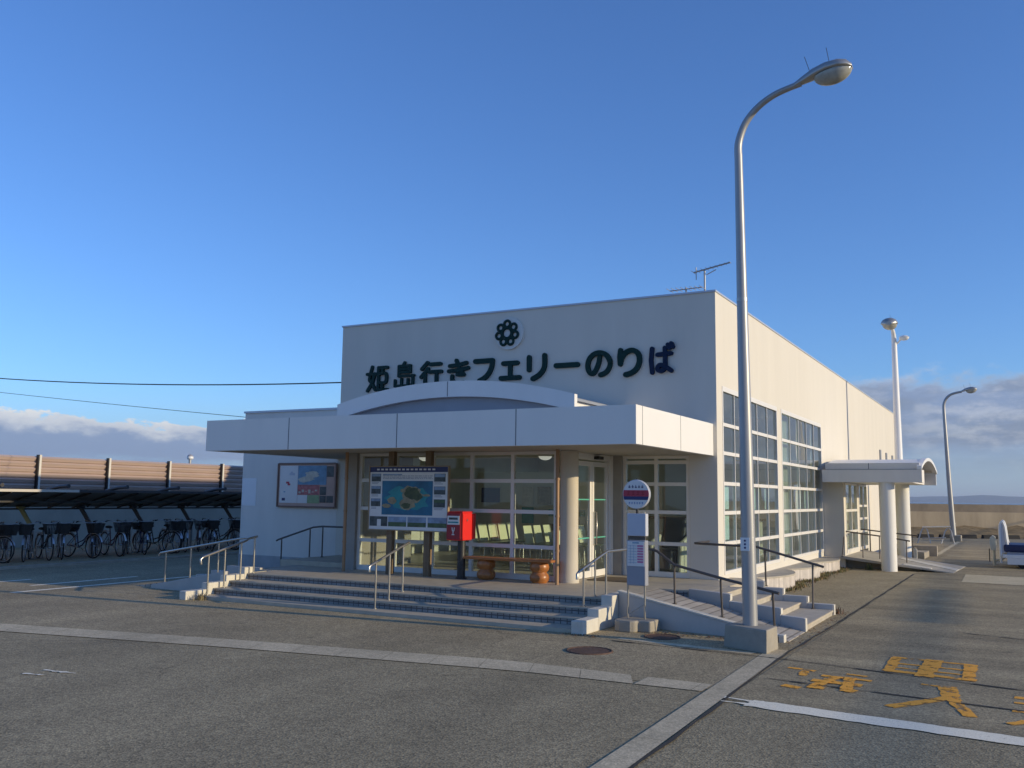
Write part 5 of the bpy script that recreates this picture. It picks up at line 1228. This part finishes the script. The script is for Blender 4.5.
def wheel(cx, T, tread):
    w = MB(); rr = .325; n = 28; ring = [(cx + rr * math.cos(2 * math.pi * k / n), 0, .345 + rr * math.sin(2 * math.pi * k / n)) for k in range(n)]
    w.tube(ring, .019, 7, closed=True); wo = w.build('wheel', M_rubber, T, origin=(0, 0, 0))
    w = MB(); ring = [(cx + .30 * math.cos(2 * math.pi * k / n), 0, .345 + .30 * math.sin(2 * math.pi * k / n)) for k in range(n)]
    w.tube(ring, .010, 6, closed=True); w.tube([(cx, -.04, .345), (cx, .04, .345)], .022, 8)
    for k in range(14):
        a = 2 * math.pi * k / 14; w.tube([(cx, .015 * (-1) ** k, .345), (cx + .30 * math.cos(a), 0, .345 + .30 * math.sin(a))], .002, 3, caps=False)
    w.build('rim', M_rim, wo, origin=(0, 0, 0))
def make_bike(fm, basket, rear, pale_fender):
    """upright shopping bicycle, front wheel towards +X, stand down"""
    T = thing('parked_bicycle', (0, 0, 0), 'x', 'bicycle')
    WLOC[T.name] = Vector((0, 0, 0))
    wheel(.54, T, 0); wheel(-.54, T, 0)
    w = MB(); f = .017
    w.tube([(.38, 0, .84), (.30, 0, .62), (.05, 0, .36), (-.10, 0, .30)], .02, 8)        # low step-through tube
    w.tube([(.36, 0, .74), (.10, 0, .50), (-.14, 0, .42)], f, 8)
    w.tube([(-.10, 0, .30), (-.22, 0, .78)], f, 8); w.tube([(-.10, .03, .30), (-.54, .05, .345)], .011, 6); w.tube([(-.10, -.03, .30), (-.54, -.05, .345)], .011, 6)
    w.tube([(-.19, .02, .66), (-.54, .05, .345)], .010, 6); w.tube([(-.19, -.02, .66), (-.54, -.05, .345)], .010, 6)
    w.tube([(.38, 0, .86), (.44, 0, .66)], .022, 8)
    for s in (-.045, .045): w.tube([(.44, s, .68), (.47, s, .55), (.54, s, .345)], .012, 6)
    w.build('frame', fm, T)
    for cx, a0, a1 in ((.54, 20, 165), (-.54, 10, 190)):
        w = MB(); pts = [(cx + .36 * math.cos(R(a0 + (a1 - a0) * k / 10)), 0, .345 + .36 * math.sin(R(a0 + (a1 - a0) * k / 10))) for k in range(11)]
        for p, q in zip(pts, pts[1:]): w.bar(p, q, .05, .008)
        w.build('mudguard', M_bikeframe[4] if pale_fender else M_bikeframe[1], T)
    w = MB(); w.ell((-.26, 0, .83), .13, .075, .035); w.ell((-.33, 0, .835), .07, .10, .04); w.tube([(-.22, 0, .76), (-.235, 0, .82)], .014, 6); w.build('saddle', M_rubber, T)
    w = MB(); w.tube([(.38, 0, .84), (.36, 0, .98)], .014, 8); w.tube([(.14, -.28, 1.02), (.26, -.27, 1.05), (.36, -.12, 1.0), (.37, 0, .985), (.36, .12, 1.0), (.26, .27, 1.05), (.14, .28, 1.02)], .012, 8)
    hb = w.build('handlebar', M_rim, T)
    w = MB()
    for s in (-.28, .28): w = MB(); w.tube([(.10, s, 1.015), (.20, s * .99, 1.035)], .019, 8); w.build('grip', M_rubber, hb)
    w = MB(); w.tube([(-.10, -.07, .30), (-.10, .07, .30)], .02, 8); w.tube([(-.10, .06, .30), (.03, .06, .22)], .01, 6); w.box(-.01, .07, .06, .15, .21, .23); w.tube([(-.10, -.06, .30), (-.23, -.06, .38)], .01, 6); w.box(-.27, -.19, -.15, -.06, .37, .39); w.lathe([(.085, 0), (.085, .004)], (-.10, -.05, .30), 8)
    w.build('crank', M_rim, T)
    w = MB()
    for s in (-.06, .06): w.tube([(-.54, s * .9, .345), (-.60, s * 2.2, .015)], .010, 6)
    w.tube([(-.60, -.13, .015), (-.60, .13, .015)], .010, 6); w.tube([(-.20, .03, .72), (-.66, .06, .72), (-.66, -.06, .72), (-.20, -.03, .72)], .007, 5); w.tube([(-.54, .05, .345), (-.60, .06, .72)], .006, 5); w.tube([(-.54, -.05, .345), (-.60, -.06, .72)], .006, 5)
    w.build('kickstand', M_rim, T)
    def basket_mesh(x0, x1, hw0, hw1, z0, z1, solid):
        w = MB()
        def ring(z, t): hx0 = x0 - .03 * t; hx1 = x1 + .04 * t; hw = hw0 + (hw1 - hw0) * t; return [(hx0, -hw, z), (hx1, -hw, z), (hx1, hw, z), (hx0, hw, z)]
        for k in range(8): t = k / 7; r = ring(z0 + (z1 - z0) * t, t); w.tube(r, .006 if k < 7 else .009, 4, closed=True)
        r0 = ring(z0, 0); r1 = ring(z1, 1)
        for i in range(4):
            for k in range(8):
                t = k / 8; a = Vector(r0[i]).lerp(Vector(r0[(i + 1) % 4]), t); b = Vector(r1[i]).lerp(Vector(r1[(i + 1) % 4]), t); w.tube([a, b], .005, 4, caps=False)
        w.add([r0[0], r0[1], r0[2], r0[3]], [(0, 1, 2, 3)])
        if solid:
            for i in range(4): w.add([r0[i], r0[(i + 1) % 4], r1[(i + 1) % 4], r1[i]], [(0, 1, 2, 3)])
        return w
    if basket: basket_mesh(.42, .70, .12, .18, .72, .98, basket > 1).build('basket', M_basket, T)
    if rear: basket_mesh(-.72, -.36, .14, .19, .735, .93, True).build('rear_basket', M_basket, T)
    return T
kinds = [make_bike(M_bikeframe[0], 1, False, False), make_bike(M_bikeframe[1], 2, False, False), make_bike(M_bikeframe[2], 2, True, False), make_bike(M_bikeframe[3], 1, False, True), make_bike(M_bikeframe[4], 0, False, True)]
used = [False] * 5
spots = [(-22.7, 13.95, -22, 4)]
seq = [0, 2, 1, 0, 1, 2, 0, 3, 0, 2, 0, 1, 0, 3, 2, 0, 1, 0, 2]
for i, k in enumerate(seq):
    spots.append((-23.75 + random.uniform(-.12, .12), 14.75 + .54 * i, random.uniform(-48, -12) if i % 5 else random.uniform(0, 25), k))
col_ = {0: 'black bicycle with wire front basket', 1: 'silver bicycle with solid front basket', 2: 'navy bicycle with baskets front and rear', 3: 'maroon bicycle with pale mudguards'}
ords = ['first', 'second', 'third', 'fourth', 'fifth', 'sixth', 'seventh', 'eighth', 'ninth', 'tenth', 'eleventh', 'twelfth', 'thirteenth', 'fourteenth', 'fifteenth', 'sixteenth', 'seventeenth', 'eighteenth', 'nineteenth']
blabs = ['bicycle with pale mudguard standing out before the row, cut by the left edge'] + [col_[k] + ', ' + ords[len(seq) - 1 - i] + ' in the row from the white wall' for i, k in enumerate(seq)]
for (x, yv, rz, k), lab in zip(spots, blabs):
    b = copy_tree(kinds[k]) if used[k] else kinds[k]; used[k] = True
    b.location = (x, yv, 0); b.rotation_euler = (0, R(0), R(rz)); b['label'] = lab; b['group'] = 'bicycles parked under the shelter'

# ------------------------------------------------------------------ right side: sea wall, barrier, trailer
SWR = Matrix.Translation((-3, 58.6, 0)) @ Matrix.Rotation(R(30), 4, 'Z') @ Matrix.Translation((0, -60.3, 0))
w = MB(); w.box(-22, 90, 60.3, 61.2, 0, 1.36); sw = tag(w.build('sea_wall', M_seawall), 'long weathered concrete sea wall along the quay edge before the sea', 'wall')
sw.matrix_world = SWR
w = MB(); w.box(-22, 90, 60.5, 61.2, 1.361, 1.80); w.build('crown', M_seawall2, sw, origin=(0, 0, 0))
w = MB(); n = 112; rnd = random.Random(4); vs = []
for i in range(n + 1):
    x = -22 + i; vs += [(x, 57.6, .0), (x, 58.4 + rnd.uniform(-.2, .2), .22 + rnd.uniform(-.1, .12)), (x, 60.29, .55 + rnd.uniform(-.12, .12))]
fs = []
for i in range(n):
    a = 3 * i; fs += [(a, a + 3, a + 4, a + 1), (a + 1, a + 4, a + 5, a + 2)]
w.add(vs, fs, True); bank = w.build('grass_bank', M_bank); bank['kind'] = 'stuff'; bank.matrix_world = SWR
kb = MB(); kb.hexa([(-.4, -.15, 0), (.4, -.15, 0), (.4, .15, 0), (-.4, .15, 0), (-.38, -.11, .20), (.38, -.11, .20), (.38, .11, .20), (-.38, .11, .20)])
kb0 = kb.build('kerb_block', M_rubber)
for i in range(16):
    o = kb0 if i == 0 else kb0.copy()
    if i: COL.objects.link(o)
    o.location = SWR @ Vector((-6.0 + 1.15 * i, 57.2, 0)); o.rotation_euler = (0, 0, R(30)); tag(o, 'black kerb block in the row along the foot of the sea wall', 'kerb block', 'kerb blocks along the sea wall')

BR = thing('barricade', (-3.7, 47.3, 0), 'steel barricade with two arched trestles beside the distant lamp', 'barrier')
for xx in (-4.12, -3.12):
    w = MB(); w.tube([(xx - .28, 47.0, 0), (xx - .12, 47.2, .55), (xx - .03, 47.3, .70), (xx + .06, 47.3, .70), (xx + .14, 47.2, .60), (xx + .26, 47.05, 0)], .03, 8); w.build('trestle', M_galv, BR)
w = MB(); w.tube([(-4.2, 47.28, .73), (-3.0, 47.28, .78)], .035, 8); w.build('top_bar', M_fencelight, BR)
w = MB(); w.tube([(-4.2, 47.1, .22), (-3.2, 47.1, .28)], .03, 8); w.build('lower_bar', M_galv, BR)

TR = thing('flat_trailer', (1.0, 32, 0), 'low white flat trailer with navy tarpaulin load, cut by the right picture edge', 'trailer')
w = MB(); w.box(-.62, 4.6, 31.0, 33.0, .30, .40); w.build('deck', M_white, TR, bevel=.01)
w = MB()
for i in range(8): w.box(-.50 + .63 * i, -.50 + .63 * i + .58, 31.0 - .02, 31.0 - .002, .12, .30)
w.build('side_skirt', M_white, TR)
w = MB(); w.box(-.5, 4.5, 31.1, 32.9, .401, .47); w.build('load_board', M_midgrey, TR)
w = MB(); w.box(-.58, 4.5, 31.08, 32.88, .471, .69); w.build('tarpaulin', M_tarp, TR, bevel=.05)
for yy in (31.15, 32.7):
    w = MB(); w.tube(spl([(-.66, yy, .15), (-.67, yy, .8), (-.665, yy, 1.2), (-.60, yy, 1.35), (-.54, yy, 1.2), (-.50, yy, .8), (-.46, yy, .55), (-.45, yy, .15)], 4), .035, 8); w.build('end_frame', M_white, TR)
    w = MB(); w.prism([(-.64, .45), (-.64, 1.2), (-.60, 1.3), (-.56, 1.2), (-.52, .8), (-.50, .45)], lambda p: (p[0], yy - .008, p[1]), lambda p: (p[0], yy + .008, p[1])); w.build('end_plate', M_palegrey, TR)
for zz in (.55, .85, 1.12):
    w = MB(); w.tube([(-.6, 31.27, zz), (-.6, 32.70, zz)], .03, 8); w.build('end_rail', M_palegrey, TR)
w = MB(); w.prism([(-.93, .48), (-.97, .7), (-.95, .86), (-.88, .92), (-.81, .88), (-.79, .7), (-.81, .48)], lambda p: (p[0], 31.75, p[1]), lambda p: (p[0], 32.05, p[1])); w.tube([(-.86, 31.9, .5), (-.86, 31.9, .02)], .04, 8); w.tube([(-.86, 31.9, .15), (-.5, 31.9, .3)], .03, 8); w.build('drawbar', M_cream, TR)
w = MB(); w.tube([(-1.0, 32.4, .10), (-1.0, 32.4, .5)], .015, 6); w.build('hitch_pin', M_black, TR)
for xx in (-.1, 3.6):
    for yy in (31.15, 32.85):
        w = MB(); w.tube([(xx, yy - .07, .15), (xx, yy + .07, .15)], .15, 18); w.build('wheel', M_rubber, TR)

# van added out of the frame on the right to throw a shadow across the quay
VN = thing('shadow_van', (5.9, 33, 0), 'added white van out of view, placed to cast the shadow on the quay', 'van')
w = MB(); sec = [(30.9, .35), (30.85, .85), (31.05, 1.05), (31.75, 1.75), (32.0, 1.86), (35.2, 1.88), (35.3, 1.8), (35.32, .40), (35.2, .32), (31.0, .32)]
w.prism(sec, lambda p: (5.05, p[0], p[1]), lambda p: (6.75, p[0], p[1])); w.build('body', M_white, VN, bevel=.06)
w = MB(); w.hexa([(5.2, 31.10, 1.12), (6.6, 31.10, 1.12), (6.6, 31.14, 1.12), (5.2, 31.14, 1.12), (5.25, 31.68, 1.70), (6.55, 31.68, 1.70), (6.55, 31.73, 1.70), (5.25, 31.73, 1.70)]); w.build('shadow_van_windscreen', M_black, VN)
for xx in (5.04, 6.74):
    for a, b in ((31.85, 32.6), (32.75, 33.9), (34.0, 35.1)):
        w = MB(); w.box(xx, xx + .02, a, b, 1.15, 1.68); w.build('side_window', M_black, VN, bevel=.005)
    for yy in (31.6, 34.5):
        w = MB(); w.tube([(xx - .02, yy, .31), (xx + .06, yy, .31)], .31, 24); wo = w.build('wheel', M_rubber, VN)
        w = MB(); w.tube([(xx - .03, yy, .31), (xx + .07, yy, .31)], .17, 18); w.build('rim', M_rim, wo)
for xx in (5.15, 6.4):
    w = MB(); w.box(xx, xx + .25, 30.83, 30.88, .68, .84); w.build('shadow_van_headlight', M_dome, VN)
# cable added outside the frame on the right to cast a soft lane shadow
for yy, xx, lab in ((-15, 24.47, 'added concrete pole behind the viewer for the shadow-casting cable'), (70, 20.4, 'added concrete pole beyond the sea wall for the shadow-casting cable')):
    t = thing('utility_pole', (xx, yy, 0), lab, 'utility pole')  # added pole, there only for the shadow-casting cable
    w = MB(); w.tube([(xx, yy, -2 if yy > 60 else 0), (xx, yy, 7.2)], [.16, .11], 14); w.build('pole', M_conc, t)
cb = cable('overhead_cable', 'added unseen cable with a thick sleeve that casts the quay road shadow', (24.47, -15, 6.0), (20.4, 70, 6.0), .0, .035)
w = MB(); a = Vector((24.47, -15, 6.0)); b = Vector((20.4, 70, 6.0)); w.tube([a.lerp(b, (18.7 + 15) / 85), a.lerp(b, (24.9 + 15) / 85)], .10, 12); w.build('shadow_sleeve', M_black, cb)  # thick sleeve added to darken one stretch of the cable's shadow
# ------------------------------------------------------------------ covers, litter and weeds on the ground
for (cx, cy, r, lab) in ((-4.82, 10.80, .25, 'round rusty manhole cover in the asphalt before the right cheek wall'), (-4.45, 12.42, .21, 'rusty drain cover beside the shaded ramp wall, half in shadow')):
    w = MB(); w.lathe([(r, .004), (r, .012)], (cx, cy, 0), 32); t = tag(w.build('manhole_cover', M_iron, origin=(cx, cy, 0)), lab, 'manhole cover')
    w = MB(); ring = [(cx + (r + .03) * math.cos(k * math.pi / 20), cy + (r + .03) * math.sin(k * math.pi / 20), .004) for k in range(40)]; w.tube(ring, .016, 6, closed=True); w.build('rim', M_iron, t)
w = MB(); w.add([(-4.9, 11.90, .008), (-3.05, 11.66, .008), (-3.0, 11.84, .008), (-4.9, 12.03, .008)], [(0, 1, 2, 3)]); struct(w.build('concrete_edging', M_drain))
def tuft(g, x, y, z, n, h, sp, rnd):
    for _ in range(n):
        a = rnd.uniform(0, 6.28); d = rnd.uniform(0, sp); bx = x + d * math.cos(a); by_ = y + d * math.sin(a); hh = h * rnd.uniform(.4, 1); l = rnd.uniform(.1, .7) * hh; b = rnd.uniform(0, 6.28)
        p = Vector((bx, by_, z)); q = p + Vector((l * math.cos(b) * .4, l * math.sin(b) * .4, hh * .7)); t = p + Vector((l * math.cos(b), l * math.sin(b), hh)); s = Vector((-math.sin(b), math.cos(b), 0)) * .006
        g.add([p - s, p + s, q + s * .8, q - s * .8, t], [(0, 1, 2, 3), (3, 2, 4)])
rnd = random.Random(12)
for (x, y, n, h, mm, lab) in ((-12.85, 11.95, 60, .16, M_dry, 'dry grass tuft at the foot of the left cheek wall'), (-2.86, 16.62, 50, .14, M_leaflitter, 'brown withered weed at the foot of the far stair cheek'), (-3.85, 27.6, 60, .22, M_weed, 'green weed growing beside the front white column of the side canopy')):
    g = MB(); tuft(g, x, y, 0, n, h, .12, rnd); tag(g.build('weed_tuft', mm, origin=(x, y, 0)), lab, 'weed')
g = MB()
for i in range(1500):
    y = rnd.uniform(18.8, 27.8); k = (y - 16.5) / 2.86 % 1; ex = -4.93 + .46 * math.sin(math.pi * k) ** .8
    x = ex + .04 + abs(rnd.gauss(0, .16)) * (1.4 - math.sin(math.pi * k)); g.m = 0 if rnd.random() < .5 else (1 if rnd.random() < .6 else 2)
    tuft(g, x, y, .004, 2, rnd.uniform(.03, .10), .06, rnd)
o = g.build('weed_fringe', [M_weed, M_dry, M_leaflitter]); o['kind'] = 'stuff'
g = MB()
for i in range(420):
    c = rnd.random()
    if c < .45: x, y = rnd.uniform(-5.2, -3.6), 12.72 + rnd.gauss(0, .07)
    elif c < .75: x, y = -2.72 + rnd.gauss(0, .06), rnd.uniform(12.6, 17.0)
    else: x, y = rnd.uniform(-5.7, -5.2), 11.9 + rnd.gauss(0, .06)
    a = rnd.uniform(0, 6.28); s = rnd.uniform(.008, .022); g.m = 0 if rnd.random() < .6 else 1
    g.add([(x + s * math.cos(a), y + s * math.sin(a), .012), (x + s * math.cos(a + 2.1), y + s * math.sin(a + 2.1), .014 + s * .5), (x + s * math.cos(a + 4.2), y + s * math.sin(a + 4.2), .012)], [(0, 1, 2)])
o = g.build('leaf_litter', [M_leaflitter, M_dry]); o['kind'] = 'stuff'

# ------------------------------------------------------------------ the air between here and the far coast
hz_m = bpy.data.materials.new('air'); hz_m.use_nodes = True
_n = hz_m.node_tree; _n.nodes.remove(_n.nodes['Principled BSDF'])
_v = _n.nodes.new('ShaderNodeVolumePrincipled'); _v.inputs['Color'].default_value = (0.80, 0.90, 1.0, 1); _v.inputs['Density'].default_value = 0.00007; _v.inputs['Anisotropy'].default_value = 0.2
_n.links.new(_v.outputs[0], _n.nodes['Material Output'].inputs['Volume'])
w = MB(); w.box(-41000, 41000, -200, 41000, -2.7, 220)
o = w.build('haze', hz_m); o['kind'] = 'stuff'
